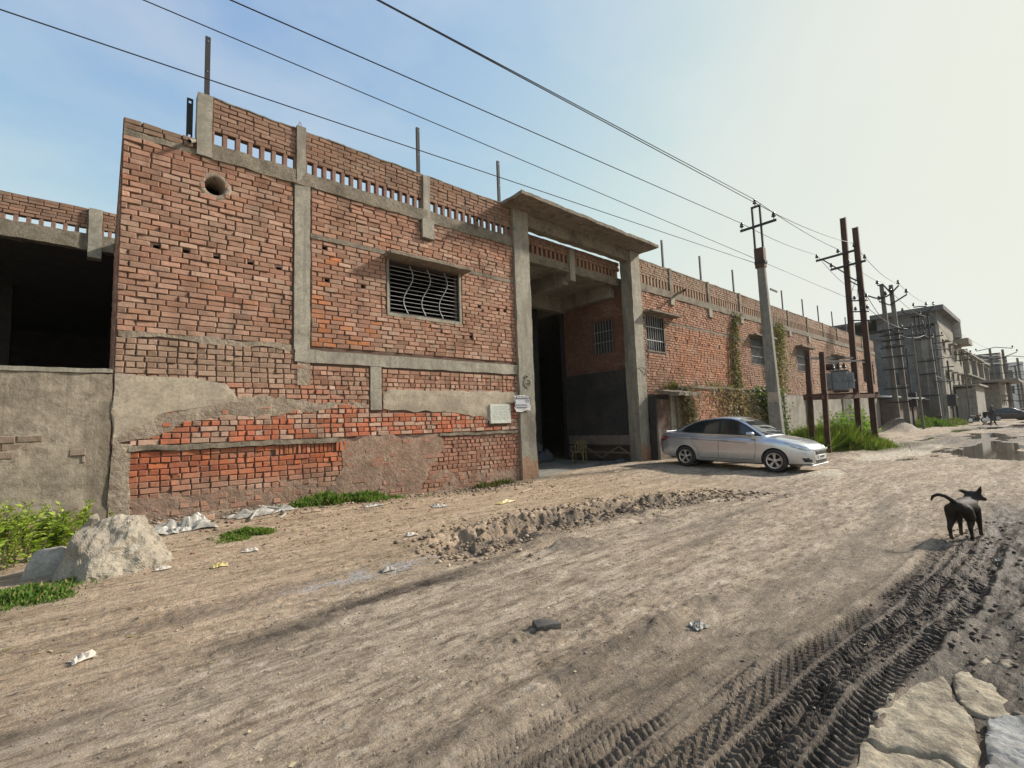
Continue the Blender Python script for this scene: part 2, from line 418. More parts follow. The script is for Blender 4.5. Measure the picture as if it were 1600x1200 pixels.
def geo(a, b, n): return np.geomspace(a, b, n)
gx = np.concatenate([-geo(2500, 3.2, 22), np.arange(-3, -.8, .05), np.arange(-.8, 6, .0145), np.arange(6, 14, .034), np.arange(14, 32, .075), geo(32, 110, 190), geo(114, 3500, 25)])
gy = np.concatenate([-geo(2500, 1.2, 16), np.arange(-1, .1, .06), np.arange(.1, 3, .0145), np.arange(3, 10.2, .03), np.arange(10.2, 14, .3), geo(14.5, 3000, 26)])
GX, GY = np.meshgrid(gx, gy, indexing='ij')
gh, gm, gt, gp, ga = ground_fields(GX, GY)
# flatten under the buildings
gh = np.where(GY > 9.99, np.where((GX > .2) & (GX < 60), -.06, gh), gh)
nx, ny = GX.shape
me = bpy.data.meshes.new('ground')
V = np.stack([GX, GY, gh], -1).reshape(-1, 3).astype(np.float32)
ii = np.arange(nx*ny).reshape(nx, ny)
Q = np.stack([ii[:-1,:-1], ii[1:,:-1], ii[1:,1:], ii[:-1,1:]], -1).reshape(-1, 4)
me.vertices.add(len(V)); me.vertices.foreach_set('co', V.ravel())
me.loops.add(Q.size); me.loops.foreach_set('vertex_index', Q.ravel().astype(np.int32))
me.polygons.add(len(Q)); me.polygons.foreach_set('loop_start', np.arange(0, Q.size, 4, dtype=np.int32))
me.polygons.foreach_set('use_smooth', np.ones(len(Q), bool))
me.update(calc_edges=True)
at = me.color_attributes.new('mask', 'FLOAT_COLOR', 'POINT')
at.data.foreach_set('color', np.stack([gm, gt, gp, ga], -1).reshape(-1, 4).astype(np.float32).ravel())

def ground_material():
    m, nt, b = newmat('earth')
    a = N(nt, 'Attribute'); a.attribute_name = 'mask'
    s = N(nt, 'SeparateColor'); L(nt, a.outputs['Color'], s.inputs[0])
    mud, tan, pale = s.outputs[0], s.outputs[1], s.outputs[2]; ash = a.outputs['Alpha']
    v = wpos(nt); vs_ = wpos(nt, (1, 3.2, 1))
    n1 = noise(nt, wpos(nt, (.45, 2.2, 1)), 1.3, 8, .68); n2 = noise(nt, v, 9, 6, .68); n3 = noise(nt, v, 55, 5, .72); n4 = noise(nt, vs_, 4.5, 6, .66)
    grey = mixc(nt, mrange(nt, n1, .33, .66), (.265,.212,.155), (.45,.372,.285))
    tanc = mixc(nt, mrange(nt, n1, .33, .66), (.31,.235,.16), (.48,.375,.275))
    c = mixc(nt, tan, grey, tanc)
    c = mixc(nt, pale, c, (.47,.41,.32))
    c = mixc(nt, mrange(nt, n4, .50, .68, 0, .7), c, (.14,.108,.08))
    c = mixc(nt, mrange(nt, n2, .55, .75, 0, .55), c, (.46,.39,.30))
    c = mixc(nt, mrange(nt, n2, .42, .25, 0, .45), c, (.13,.105,.08))
    st = noise(nt, wpos(nt, (1.2, 3.6, 1)), 2.4, 9, .72, .35)
    ng = math_(nt, 'SUBTRACT', 1.0, math_(nt, 'MULTIPLY', tan, .55))
    c = mixc(nt, math_(nt, 'MULTIPLY', mrange(nt, st, .53, .66, 0, .62), ng), c, (.56,.48,.385))
    c = mixc(nt, math_(nt, 'MULTIPLY', mrange(nt, st, .47, .35, 0, .62), ng), c, (.125,.10,.075))
    fb = noise(nt, v, 26, 8, .75, .6)
    c = mixc(nt, mrange(nt, fb, .55, .66, 0, .5), c, (.55,.46,.35)); c = mixc(nt, mrange(nt, fb, .44, .34, 0, .6), c, (.13,.10,.072))
    mfac = mrange(nt, math_(nt, 'ADD', mud, math_(nt, 'MULTIPLY', math_(nt, 'SUBTRACT', n2, .5), .9)), .12, .78)
    mc = mixc(nt, mrange(nt, n4, .35, .65), (.06,.046,.034), (.23,.185,.142))
    c = mixc(nt, mfac, c, mc)
    c = mixc(nt, mrange(nt, n3, .55, .75, 0, .3), c, (.46,.40,.32))
    c = mixc(nt, mrange(nt, n3, .42, .25, 0, .4), c, (.10,.08,.062))
    c = mixc(nt, math_(nt, 'MULTIPLY', ash, mrange(nt, n3, .35, .6)), c, (.36,.37,.39))
    gm_ = N(nt, 'Gamma'); gm_.inputs['Gamma'].default_value = 1.55; L(nt, c, gm_.inputs['Color'])
    c = mixc(nt, 1.0, gm_.outputs[0], (1.86, 2.04, 2.34), 'MULTIPLY')
    sp = noise(nt, v, 120, 3, .8); c = mixc(nt, mrange(nt, sp, .60, .70, 0, .7), c, (.62,.55,.45)); c = mixc(nt, mrange(nt, sp, .40, .32, 0, .6), c, (.05,.04,.03))
    L(nt, c, b.inputs['Base Color'])
    r = mrange(nt, mfac, 0, 1, .95, .62); L(nt, r, b.inputs['Roughness'])
    b.inputs['Specular IOR Level'].default_value = .3
    h = math_(nt, 'ADD', math_(nt, 'ADD', math_(nt, 'MULTIPLY', n2, .6), math_(nt, 'MULTIPLY', n3, .35)), math_(nt, 'ADD', math_(nt, 'MULTIPLY', st, .7), math_(nt, 'MULTIPLY', fb, .6)))
    bump(nt, b, h, 1.0, .055)
    return m
me.materials.append(ground_material())
g_o = bpy.data.objects.new('ground', me); col.objects.link(g_o); g_o['kind'] = 'structure'

# standing water in the ruts down the road
mw, nt, b = newmat('puddle_water')
b.inputs['Base Color'].default_value = (.10,.085,.065,1); b.inputs['Roughness'].default_value = .04
b.inputs['Specular IOR Level'].default_value = .6
bump(nt, b, noise(nt, wpos(nt, (1, 1, 1)), 6, 3, .5), .04, .02)
wmb = MB()
wmb.quad((19, -3, -.010), (85, -3, -.010), (85, 5.6, -.010), (19, 5.6, -.010))
tag(wmb.build('puddle_water', mw), kind='structure')
# ================================================================ FACTORY WITH BRICK FACADE
D = 9.94
rnd = random.Random(11)
def rgrid(mb, x0, x1, y0, y1, z0, z1, step=.12, amp=.012, faces='fltrb', seed=0, M=None):
    """box whose faces are fine grids pushed about by one noise field (worn concrete edges)"""
    def disp(p):
        x, y, z = p
        n1 = float(vnoise(x*3.1+z*2.3, y*3.7+z*1.9, seed)); n2 = float(vnoise(x*4.3-y*2.1, z*3.9+y, seed+5)); n3 = float(vnoise(z*3.3+x*1.7, x*2.9-y*2.7, seed+9))
        f1 = float(vnoise(x*13+z*11, y*12-z*9, seed+2)); f2 = float(vnoise(x*12-y*9, z*14+x*3, seed+3))
        return (x+amp*(1.2*n1+.5*f1), y+amp*(1.2*n2+.6*f2), z+amp*(1.4*n3+.6*f1))
    def face(o, u, w):
        o, u, w = Vector(o), Vector(u), Vector(w)
        nu = max(1, int(u.length/step)); nw = max(1, int(w.length/step))
        base = len(mb.v)
        for i in range(nu+1):
            for j in range(nw+1):
                p = disp(o + u*(i/nu) + w*(j/nw))
                mb.v.append(tuple(M @ Vector(p)) if M is not None else p)
        for i in range(nu):
            for j in range(nw):
                a = base+i*(nw+1)+j
                mb.f.append((a, a+nw+1, a+nw+2, a+1)); mb.c.append(mb.cur)
    dx, dy, dz = (x1-x0,0,0), (0,y1-y0,0), (0,0,z1-z0)
    if 'f' in faces: face((x0,y0,z0), dx, dz)
    if 'k' in faces: face((x1,y1,z0), (x0-x1,0,0), dz)
    if 'l' in faces: face((x0,y1,z0), (0,y0-y1,0), dz)
    if 'r' in faces: face((x1,y0,z0), dy, dz)
    if 't' in faces: face((x0,y0,z1), dx, dy)
    if 'b' in faces: face((x0,y1,z0), dx, (0,y0-y1,0))

def holed_wall(mb, x0, x1, z0, z1, holes, y0, y1, P=None):
    """wall slab between depth y0 (front) and y1 with rectangular openings; P maps (u, depth, z) to world"""
    P = P or (lambda u, d, z: (u, d, z))
    xs = sorted({x0, x1, *[min(max(h[i], x0), x1) for h in holes for i in (0, 1)]})
    zs = sorted({z0, z1, *[min(max(h[i], z0), z1) for h in holes for i in (2, 3)]})
    def solid(i, j):
        if i < 0 or j < 0 or i >= len(xs)-1 or j >= len(zs)-1: return False
        cx, cz = (xs[i]+xs[i+1])/2, (zs[j]+zs[j+1])/2
        return not any(h[0] < cx < h[1] and h[2] < cz < h[3] for h in holes)
    for i in range(len(xs)-1):
        for j in range(len(zs)-1):
            if not solid(i, j): continue
            a, b, c, d = xs[i], xs[i+1], zs[j], zs[j+1]
            mb.quad(P(a,y0,c), P(b,y0,c), P(b,y0,d), P(a,y0,d)); mb.quad(P(b,y1,c), P(a,y1,c), P(a,y1,d), P(b,y1,d))
            if not solid(i-1, j): mb.quad(P(a,y1,c), P(a,y0,c), P(a,y0,d), P(a,y1,d))
            if not solid(i+1, j): mb.quad(P(b,y0,c), P(b,y1,c), P(b,y1,d), P(b,y0,d))
            if not solid(i, j-1): mb.quad(P(a,y1,c), P(b,y1,c), P(b,y0,c), P(a,y0,c))
            if not solid(i, j+1): mb.quad(P(a,y0,d), P(b,y0,d), P(b,y1,d), P(a,y1,d))

def mixrgb(a, b, t): return tuple(a[i]*(1-t)+b[i]*t for i in range(3))
def brick_colour(x, z, zone='main'):
    r = rnd.random()
    if r < .42: c = (.40, .205, .135)
    elif r < .66: c = (.46, .26, .18)
    elif r < .82: c = (.31, .15, .10)
    elif r < .94: c = (.50, .325, .24)
    else: c = (.42, .17, .09)
    n = float(fbm(np.array([x*.9]), np.array([z*1.3]), 3, 301)[0])
    c = mixrgb(c, (.345, .225, .165), .32)
    if zone == 'right':
        t = float(sst(16.8, 18, x)*sst(24.5, 22.5, x)*sst(2.9, 3.5, z)*sst(5.5, 5.0, z))
        c = mixrgb(c, (.48, .20, .10), .10+.5*t)
        c = mixrgb(c, (.36, .27, .20), float(sst(22, 30, x))*.55)
    elif zone == 'main':
        if 3.2 < x < 3.75 and 3.2 < z < 5.3 and rnd.random() < .5: c = mixrgb(c, (.50, .155, .04), .75)
        if 3.7 < x < 4.9 and 3.25 < z < 4.0 and rnd.random() < .35: c = mixrgb(c, (.50, .18, .06), .7)
        if z > 3.25 and x < 2.9: c = mixrgb(c, (.46, .31, .235), max(0, min(.5, .15+1.1*n)))
        if 2.55 < z < 3.25 and x < 2.8: c = mixrgb(c, (.36, .27, .20), .55+.25*rnd.random())
        if z > 6.2: c = mixrgb(c, (.30, .15, .10), .35)
        if 1.42 < z < 2.55:
            t = float(sst(2.5, 1.75, z)); red = (.48, .14, .07) if rnd.random() < .55 else (.50, .33, .25)
            c = mixrgb(c, red, .35+.6*t)
        if z <= 1.42 and x < 4.0:
            o = (.44, .105, .032) if rnd.random() < .7 else (.32, .07, .03)
            if z < 1.0: o = mixrgb((.33, .17, .115), o, max(0, min(1, (z-.62)/.38)))
            c = mixrgb(c, o, .9)
        elif z <= 1.42:
            c = mixrgb(c, (.28, .125, .085), .75)
        if z < .75: c = mixrgb(c, (.26, .155, .11), .45*(.75-z)/.75+.2*rnd.random())
    elif zone == 'parapet':
        c = mixrgb(c, (.205, .13, .088), .68)
    elif zone == 'soot_shade':  # dimness of the recess put into the brick colour, with soot
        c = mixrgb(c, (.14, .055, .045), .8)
    k = .88+.24*rnd.random()
    return tuple(min(.62, q*k) for q in c)

def lay_bricks(x0, x1, z0, z1, excl, zone, bond='stretch', course=.1, length=.285, header=None, headf=None):
    """rows of bricks as (u0, u1, z0, z1, colour), cut at the excluded rectangles"""
    out = []; n = max(1, round((z1-z0)/course)); ch = (z1-z0)/n
    for j in range(n):
        za, zb = z0+j*ch, z0+(j+1)*ch
        iv = [(x0, x1)]
        for e in excl:
            if e[2] < zb-.012 and e[3] > za+.012:
                nv = []
                for a, b in iv:
                    if e[1] <= a or e[0] >= b: nv.append((a, b)); continue
                    if e[0] > a: nv.append((a, e[0]))
                    if e[1] < b: nv.append((e[1], b))
                iv = nv
        hz = headf((za+zb)/2) if headf else False
        for a, b in iv:
            hd = hz and j % 2 == 0
            ln = length*.5 if hd else length
            u = a - (ln*.5 if (j % 2) else 0) - (ln*.18*rnd.random())
            while u < b-.015:
                w = ln*(1+.06*(rnd.random()-.5))
                if hz and not hd and rnd.random() < .25: w = ln*.52
                if not hz and rnd.random() < .06: w = ln*.55
                s, t = max(u, a), min(u+w, b)
                if t-s > .035: out.append((s+.004, t-.004, za, zb, brick_colour((s+t)/2, (za+zb)/2, zone)))
                u += w
    return out

def brick_geo(mb, s, t, za, zb, P, joint=.010, proud=.020, jig=.008, chamf=.008, back=.0):
    """one brick: sides, chamfer ring and an uneven face; P(u, out, z)"""
    r = rnd.uniform
    s += joint*.5+r(-.002,.003); t -= joint*.5+r(-.002,.003); za += joint*.55+r(-.003,.003); zb -= joint*.45+r(-.003,.003)
    p0 = proud+r(-jig, jig)*1.2; tl, tz = r(-jig, jig)*.8, r(-jig, jig)*.6
    O = lambda i, j: p0 + (tl if i else -tl) + (tz if j else -tz)
    jt = lambda: r(-.003, .003)
    ring = [(s+jt(), za+jt(), 0, 0), (t+jt(), za+jt(), 1, 0), (t+jt(), zb+jt(), 1, 1), (s+jt(), zb+jt(), 0, 1)]
    cu, cz = (s+t)/2, (za+zb)/2
    A = [P(u, -back, z) for u, z, i, j in ring]
    B = [P(u, O(i, j)-chamf, z) for u, z, i, j in ring]
    C = [P(u+(chamf if u < cu else -chamf)*r(.6,1.6), O(i, j), z+(chamf if z < cz else -chamf)*r(.6,1.5)) for u, z, i, j in ring]
    n = len(mb.v); mb.v += A+B+C
    for k in range(4):
        k2 = (k+1) % 4
        mb.f.append((n+k, n+k2, n+4+k2, n+4+k)); mb.f.append((n+4+k, n+4+k2, n+8+k2, n+8+k))
    mb.f.append((n+8, n+9, n+10, n+11)); mb.c += [mb.cur]*9

def brick_part(rows, P, parent, zone_name='brickwork', singles=0, score=None, **kw):
    """the `singles` best-seen bricks become objects of their own, the rest one joined part"""
    rows = list(rows)
    if singles:
        rows.sort(key=score, reverse=True)
        top, rows = rows[:singles], rows[singles:]
        for (s, t, za, zb, c) in top:
            cu, cz = (s+t)/2, (za+zb)/2
            mb = MB(); brick_geo(mb, s-cu, t-cu, za-cz, zb-cz, lambda u, o, z: (u, -o, z), **kw)
            o = mb.build('brick', M['brick'], parent)
            o.data.color_attributes.new('col', 'FLOAT_COLOR', 'POINT').data.foreach_set('color', [1.0]*4*len(o.data.vertices))
            o.location = P(cu, 0, cz); o.color = (*c, 1)
    mb = MB()
    if not rows: return None
    for (s, t, za, zb, c) in rows:
        mb.cur = c; brick_geo(mb, s, t, za, zb, P, **kw)
    o = mb.build(zone_name, M['brick'], parent); o['kind'] = 'stuff'
    return o

def patch(name, pts, mat, parent, thick=.03, proud=.0, step=.09, amp=.025, seed=0, y=D):
    """render patch with ragged outline and uneven face; pts = outline (x, z)"""
    out = []
    n = len(pts)
    for i in range(n):
        a, b = pts[i], pts[(i+1) % n]; L_ = math.hypot(b[0]-a[0], b[1]-a[1]); k = max(1, int(L_/step))
        for j in range(k):
            t = j/k; x, z = a[0]+(b[0]-a[0])*t, a[1]+(b[1]-a[1])*t
            x += amp*2*float(fbm(np.array([x*4.1]), np.array([z*4.3]), 3, seed+400)[0]); z += amp*2*float(fbm(np.array([x*3.7]), np.array([z*4.9]), 3, seed+430)[0])
            out.append((x, z))
    bm = bmesh.new()
    vs_ = [bm.verts.new((x, 0, z)) for x, z in out]
    f = bm.faces.new(vs_)
    bmesh.ops.triangulate(bm, faces=[f])
    for _ in range(5):
        es = [e for e in bm.edges if e.calc_length() > .17]
        if not es: break
        bmesh.ops.subdivide_edges(bm, edges=es, cuts=1); bmesh.ops.triangulate(bm, faces=bm.faces)
    bmesh.ops.beautify_fill(bm, faces=bm.faces, edges=bm.edges)
    inner = [v for v in bm.verts if not v.is_boundary]
    for v in bm.verts:
        q = float(fbm(np.array([v.co.x*2.6]), np.array([v.co.z*3.1]), 4, seed+460)[0])
        v.co.y = y - thick - proud + .012*q + (0.010 if v.is_boundary else 0)
    be = [e for e in bm.edges if e.is_boundary]
    r = bmesh.ops.extrude_edge_only(bm, edges=be)
    for v in r['geom']:
        if isinstance(v, bmesh.types.BMVert): v.co.y = y + .004
    bmesh.ops.recalc_face_normals(bm, faces=bm.faces)
    me = bpy.data.meshes.new(name); bm.to_mesh(me); bm.free()
    if sum(p.normal.y*p.area for p in me.polygons) > 0: me.flip_normals()
    me.materials.append(mat)
    o = bpy.data.objects.new(name, me); col.objects.link(o); o.parent = parent
    return o

M['plaster_brick'] = grainy('thin_render', (.235,.15,.105), (.33,.235,.175), 4.5, .95, 1.0, .05, 13, stain=(.155,.10,.07))
F = empty('brick_factory', (0, 0, 0), label='long unplastered red brick factory with concrete frame and tall canopied gateway', cat='factory')

# ---- left block: front wall
wall_l = MB()
WIN = (4.98, 6.95, 4.25, 5.5)
PUT = [(.64, 4.83), (1.06, 4.84), (1.53, 4.82), (2.09, 4.82), (2.6, 4.82), (3.55, 4.75), (4.35, 4.75), (7.6, 4.75), (8.25, 4.75), (3.5, 5.45), (7.3, 3.9), (8.5, 4.75)]
holes = [WIN, (1.30, 1.66, 6.01, 6.35)] + [(x-.045, x+.045, z-.03, z+.035) for x, z in PUT]
holed_wall(wall_l, .14, 8.87, -.3, 6.69, holes, D, D+.23)
fw = wall_l.build('front_wall', M['mortar'], F)
ex = [(4.9, 7.03, 4.2, 5.62), (2.86, 3.22, 3.2, 6.75), (2.9, 8.9, 2.95, 3.235), (4.47, 4.77, 1.98, 2.96), (5.84, 6.21, 6.24, 6.7),
      (.10, 2.86, 3.235, 3.275), (.35, 8.87, 1.345, 1.415), (3.24, 4.9, 5.60, 5.70), (7.05, 8.87, 5.60, 5.70),
      (1.33, 1.63, 6.04, 6.33), (4.95, 7.8, 2.0, 2.32), (7.78, 8.55, 1.6, 2.14), (.14, .36, -.3, 2.5), (.3, 1.6, 2.18, 2.45)]
for (x, z) in PUT:
    ex.append((x-.05, x+.05, z-.03, z+.03))
rows = lay_bricks(.14, 8.87, -.27, 6.69, ex, 'main', headf=lambda z: z < 3.25)
for k in range(22):                                   # soldier course under the ledge
    x = 2.55+k*.083
    rows.append((x, x+.078, 1.13, 1.33, brick_colour(x, 1.2)))
rows = [r for r in rows if not (2.5 < (r[0]+r[1])/2 < 4.4 and 1.14 < (r[2]+r[3])/2 < 1.33 and (r[1]-r[0]) > .09)]
PF = lambda u, o, z: (u, D-o, z)
def seen(r):
    x, z = (r[0]+r[1])/2, (r[2]+r[3])/2
    d2 = x*x + D*D + (z-1.55)**2
    hidden = (1.5 < z < 2.5 and x < 1.9) or z < .3
    return -1 if hidden else (r[1]-r[0])*(r[3]-r[2])*D/d2**1.5*1000
brick_part(rows, PF, fw, singles=300, score=seen, proud=.022, jig=.011, joint=.012)

# ---- concrete frame of the left block
def conc(name, x0, x1, y0, y1, z0, z1, mat='concrete', parent=F, step=.11, amp=.012, seed=0, faces='fltrb'):
    mb = MB(); rgrid(mb, x0, x1, y0, y1, z0, z1, step, amp, faces, seed)
    return mb.build(name, M[mat], parent, smooth=True)
def cs(o): return sharp_smooth(o, 38)
cs(conc('column', 2.885, 3.195, D-.045, D+.02, 3.21, 6.72, seed=1))
cs(conc('column', 2.92, 3.10, D-.055, D+.20, 6.72, 7.97, seed=2))
cs(conc('column', 5.86, 6.19, D-.10, D+.02, 6.25, 6.72, seed=3))
cs(conc('column', 5.92, 6.11, D-.055, D+.20, 6.72, 7.88, seed=4))
cs(conc('column', 1.18, 1.42, D-.06, D+.22, 6.70, 7.90, seed=5))
cs(conc('column', 4.49, 4.75, D-.04, D+.02, 1.99, 2.96, seed=6))
cs(conc('column', 2.95, 3.2, D-.035, D+.02, 2.5, 2.97, mat='plaster_rough', seed=61))
cs(conc('band', 2.90, 8.87, D-.045, D+.02, 2.965, 3.225, seed=7, amp=.018))
cs(conc('band', 3.2, 4.88, D-.03, D+.02, 5.60, 5.70, mat='beam', seed=8))
cs(conc('band', 7.06, 8.87, D-.03, D+.02, 5.60, 5.70, mat='beam', seed=9))
cs(conc('ledge', .36, 3.75, D-.075, D+.02, 1.335, 1.42, mat='beam', step=.06, amp=.035, seed=10))
cs(conc('ledge', 6.25, 8.87, D-.065, D+.02, 1.335, 1.40, mat='beam', step=.06, amp=.03, seed=11))
cs(conc('beam', 1.42, 8.87, D-.05, D+.23, 6.69, 6.985, mat='beam', amp=.022, step=.09, seed=12))
cs(conc('coping', .14, 1.18, D-.02, D+.23, 6.69, 6.80, mat='beam', amp=.03, step=.06, seed=13))
mb = MB(); mb.box(.14, 1.18, D+.004, D+.22, 6.80, 6.98); mb.build('coping_core', M['mortar'], F)
rw = [(a, b, c, d, mixrgb(k, (.16,.12,.085), .75)) for a, b, c, d, k in lay_bricks(.14, 1.18, 6.80, 6.995, [], 'parapet')]
brick_part(rw, PF, F, proud=.022, jig=.012)
pb = empty('parapet'); pb.parent = F
def parapet(parent, spans, zs0, zs1, ztop, pitch, pier, y, slot_mat=None, zone='parapet', course=.085, rows_ok=True):
    """pierced parapet: brick piers with open slots, brick courses above"""
    for (a, b) in spans:
        n = max(2, round((b-a)/pitch)); p = (b-a)/n
        for i in range(n+1):
            mb = MB(); c = brick_colour(a, 5, 'parapet'); mb.cur = mixrgb(c, (.19,.095,.085), .6)
            x0 = a+i*p-pier/2; x0, x1 = max(a, x0), min(b, x0+pier)
            mb.cbox(x0, x1, y-.01+rnd.uniform(-.01,.01), y+.10, zs0-.01, zs1+.005, .008)
            mb.build('brick_pier', M['brick'], parent)
        mb = MB(); rgrid(mb, a-.02, b+.02, y+.004, y+.11, zs1, ztop, .1, .012, 'fbtlrk', 33)
        mb.build('parapet_core', M['mortar'], parent)
        rw = lay_bricks(a, b, zs1+.002, ztop-.01, [], 'parapet', course=course)
        brick_part(rw, lambda u, o, z: (u, y-o, z), parent, proud=.014, jig=.008, joint=.010)
parapet(pb, [(1.42, 2.92), (3.10, 5.92), (6.11, 8.87)], 6.985, 7.255, 7.90, .205, .080, D)
cs(conc('coping', 1.42, 8.9, D-.02, D+.12, 7.89, 7.915, mat='beam', amp=.022, step=.08, seed=14, parent=pb))

# rebar whiskers on the column top
mb = MB(); mb.tube([(2.98, D+.05, 7.95), (2.99, D+.05, 8.10), (3.02, D+.06, 8.13), (3.06, D+.07, 7.97)], .006, 5)
mb.tube([(6.0, D+.1, 7.86), (6.01, D+.1, 7.98)], .006, 5); mb.build('rebar', M['rust'], F)
# spout pipes
for (a, b) in (((7.62, D-.02, 6.98), (7.30, D-.42, 6.93)), ((1.15, D-.02, 6.95), (1.05, D-.22, 6.80))):
    mb = MB(); mb.tube([a, b], .035, 10, caps=False); mb.tube([a, b], .028, 10, caps=False); mb.build('spout_pipe', M['concrete'], F)

# ---- sunshade, window and grille
cs(conc('sunshade', 4.84, 7.12, D-.40, D+.02, 5.535, 5.61, mat='beam', amp=.02, step=.08, seed=15))
wn = empty('window', (5.965, D, 4.25)); wn.parent = F
mb = MB()
for (a, b, c, d) in ((WIN[0]-.06, WIN[0], 4.2, 5.53), (WIN[1], WIN[1]+.06, 4.2, 5.53), (WIN[0]-.06, WIN[1]+.06, 4.17, 4.25)):
    rgrid(mb, a-5.965, b-5.965, -.03, .18, c-4.25, d-4.25, .1, .008, 'fltrb', 21)
mb.build('reveal', M['concrete'], wn)
mb = MB()
for (a, b, c, d) in ((-.985, -.945, 0, 1.25), (.945, .985, 0, 1.25), (-.985, .985, 0, .04), (-.985, .985, 1.21, 1.25)):
    mb.box(a, b, .02, .06, c, d)
mb.build('frame', M['dark_iron'], wn)
for k in range(11):
    mb = MB(); z = .12+k*.1015; mb.tube([(-.95, .035, z+rnd.uniform(-.006,.006)), (.95, .035, z+rnd.uniform(-.006,.006))], .0075, 6)
    mb.build('grille_bar', M['bar'], wn)
for xc in (-.47, .02, .52):
    pts = []
    for k in range(25):
        t = k/24; pts.append((xc + .13*math.sin(2*math.pi*(t*.93+.02))*(-1), .022, .04+1.18*t))
    mb = MB(); mb.tube(pts, .011, 6); mb.build('grille_bar', M['bar'], wn)
# pipe lining of the round vent hole
mb = MB(); mb.lathe([(.172, -.022), (.235, -.026), (.27, -.012), (.28, .003)], (1.48, D, 6.18), 28, 'y'); mb.lathe([(.172, -.022), (.165, .45)], (1.48, D, 6.18), 28, 'y')
vent = mb.build('vent_ring', M['plaster_rough'], F, smooth=True, fixn=True)

# ---- render patches on the left block
patch('plaster_patch', [(.14,2.60),(1.22,2.58),(1.71,2.50),(1.93,2.15),(1.25,2.04),(.70,1.93),(.55,1.80),(.25,1.6),(.14,1.52)], M['plaster'], F, thick=.045, seed=1)
patch('plaster_patch', [(.14,1.72),(.5,1.92),(1.2,2.14),(1.95,2.26),(3.2,2.18),(4.4,2.12),(4.45,2.02),(3.3,2.0),(2.6,1.93),(1.9,1.93),(1.2,1.84),(.8,1.62),(.36,1.48),(.14,1.45)], M['plaster_rough'], F, thick=.036, seed=2, amp=.05)
patch('plaster_patch', [(4.80,2.34),(4.95,2.46),(6.5,2.46),(8.84,2.46),(8.84,2.20),(8.55,2.14),(7.82,1.66),(7.55,1.80),(6.4,1.93),(4.98,1.98),(4.80,2.0)], M['plaster'], F, thick=.045, seed=3)
patch('plaster_patch', [(3.76,1.40),(6.3,1.38),(6.36,1.0),(5.9,.5),(5.7,.05),(3.4,.02),(3.6,.5),(3.95,.9)], M['plaster_brick'], F, thick=.031, seed=4, amp=.06)
patch('plaster_patch', [(.14,1.5),(.38,1.45),(.34,.9),(.40,.5),(.36,-.1),(.14,-.1)], M['plaster_rough'], F, thick=.05, seed=5)
patch('plaster_patch', [(.4,.55),(1.2,.66),(2.0,.60),(2.8,.68),(3.6,.62),(3.7,-.1),(.4,-.1)], M['plaster_brick'], F, thick=.022, seed=6, amp=.06)
patch('plaster_patch', [(6.0,.55),(7.2,.42),(8.86,.30),(8.86,-.2),(6.0,-.2)], M['plaster_brick'], F, thick=.023, seed=7, amp=.06)
patch('plaster_patch', [(.15,3.34),(1.2,3.32),(2.85,3.30),(2.88,3.2),(2.2,3.22),(1.6,3.18),(.8,3.24),(.15,3.22)], M['plaster_rough'], F, thick=.034, seed=8, amp=.03)

# ---- marble plaque and torn poster
pq = empty('stone_plaque', (8.17, D-.05, 1.86), label='pale grey engraved stone plaque mounted on the brick wall beside the gate pillar', cat='plaque')
mb = MB(); mb.cbox(-.36, .36, -.035, .03, -.255, .255, .008); mb.build('slab', grainy('marble', (.50,.52,.46), (.60,.62,.56), 4, .5, .1, .002, 30), pq)
ink = plain('faded_ink', (.33,.34,.31), .8)
for k in range(9):
    mb = MB(); x = -.28+.03*rnd.random(); z = .19-k*.042
    while x < .24:
        w = rnd.uniform(.03,.09); mb.box(x, min(x+w, .29), -.0375, -.03, z, z+.014); x += w+.018
    mb.build('engraved_line', ink, pq)
po = empty('torn_poster', (8.92, 9.80, 2.12), label='torn white printed paper poster pasted on the gate pillar', cat='poster')
paper = grainy('paper', (.66,.65,.64), (.74,.73,.71), 6, .8, .3, .004, 30, space='o')
out = [(-.34,.25),(-.30,.23),(-.10,.25),(.0,.245),(.08,.27),(.10,.24),(.27,.225),(.27,.06),(.26,.0),(.31,-.06),(.28,-.10),(.31,-.185),(.20,-.17),(.05,-.18),(.02,-.20),(-.10,-.215),(-.24,-.21),(-.27,-.17),(-.31,-.10),(-.29,-.06),(-.29,.17)]
mb = MB(); base = 0
mb.v = [(0,-.012,0)]+[(x,-.004-.018*rnd.random(),z) for x, z in out]
mb.f = [(0,i,i % len(out)+1) for i in range(1, len(out)+1)]; mb.c = [(1,1,1)]*len(mb.f)
p_ = mb.build('sheet', paper, po, fixn=True)
m_ = p_.modifiers.new('solid', 'SOLIDIFY'); m_.thickness = .002
navy = plain('print_ink', (.06,.065,.10), .8); greyink = plain('print_grey', (.48,.49,.52), .8)
mb = MB(); mb.box(-.255, -.01, -.0275, -.026, .145, .215); mb.box(.0, .255, -.0275, -.026, .145, .215); mb.build('print_block', navy, po)
mb = MB()
for x in (-.22,-.16,-.10,-.05,.03,.09,.15,.20): mb.box(x, x+.032, -.0292, -.028, .165, .2); 
mb.build('print_letters', paper, po)
mb = MB(); mb.box(-.27, .255, -.0272, -.026, -.07, .13); mb.build('print_block', greyink, po)
mb = MB()
for (x0, z0, h, ws) in ((.08,.075,.035,(.05,.06,.05)), (.12,.04,.018,(.03,.03,.03)), (-.25,-.045,.04,(.045,.05,.04,.045,.04,.05,.045,.05)), (-.24,-.115,.03,(.03,)*11), (-.12,-.165,.012,(.02,)*12)):
    x = x0
    for w in ws: mb.box(x, x+w*.72, -.0292, -.0275, z0, z0+h); x += w+.006
mb.build('print_letters', navy, po)['kind'] = 'stuff'
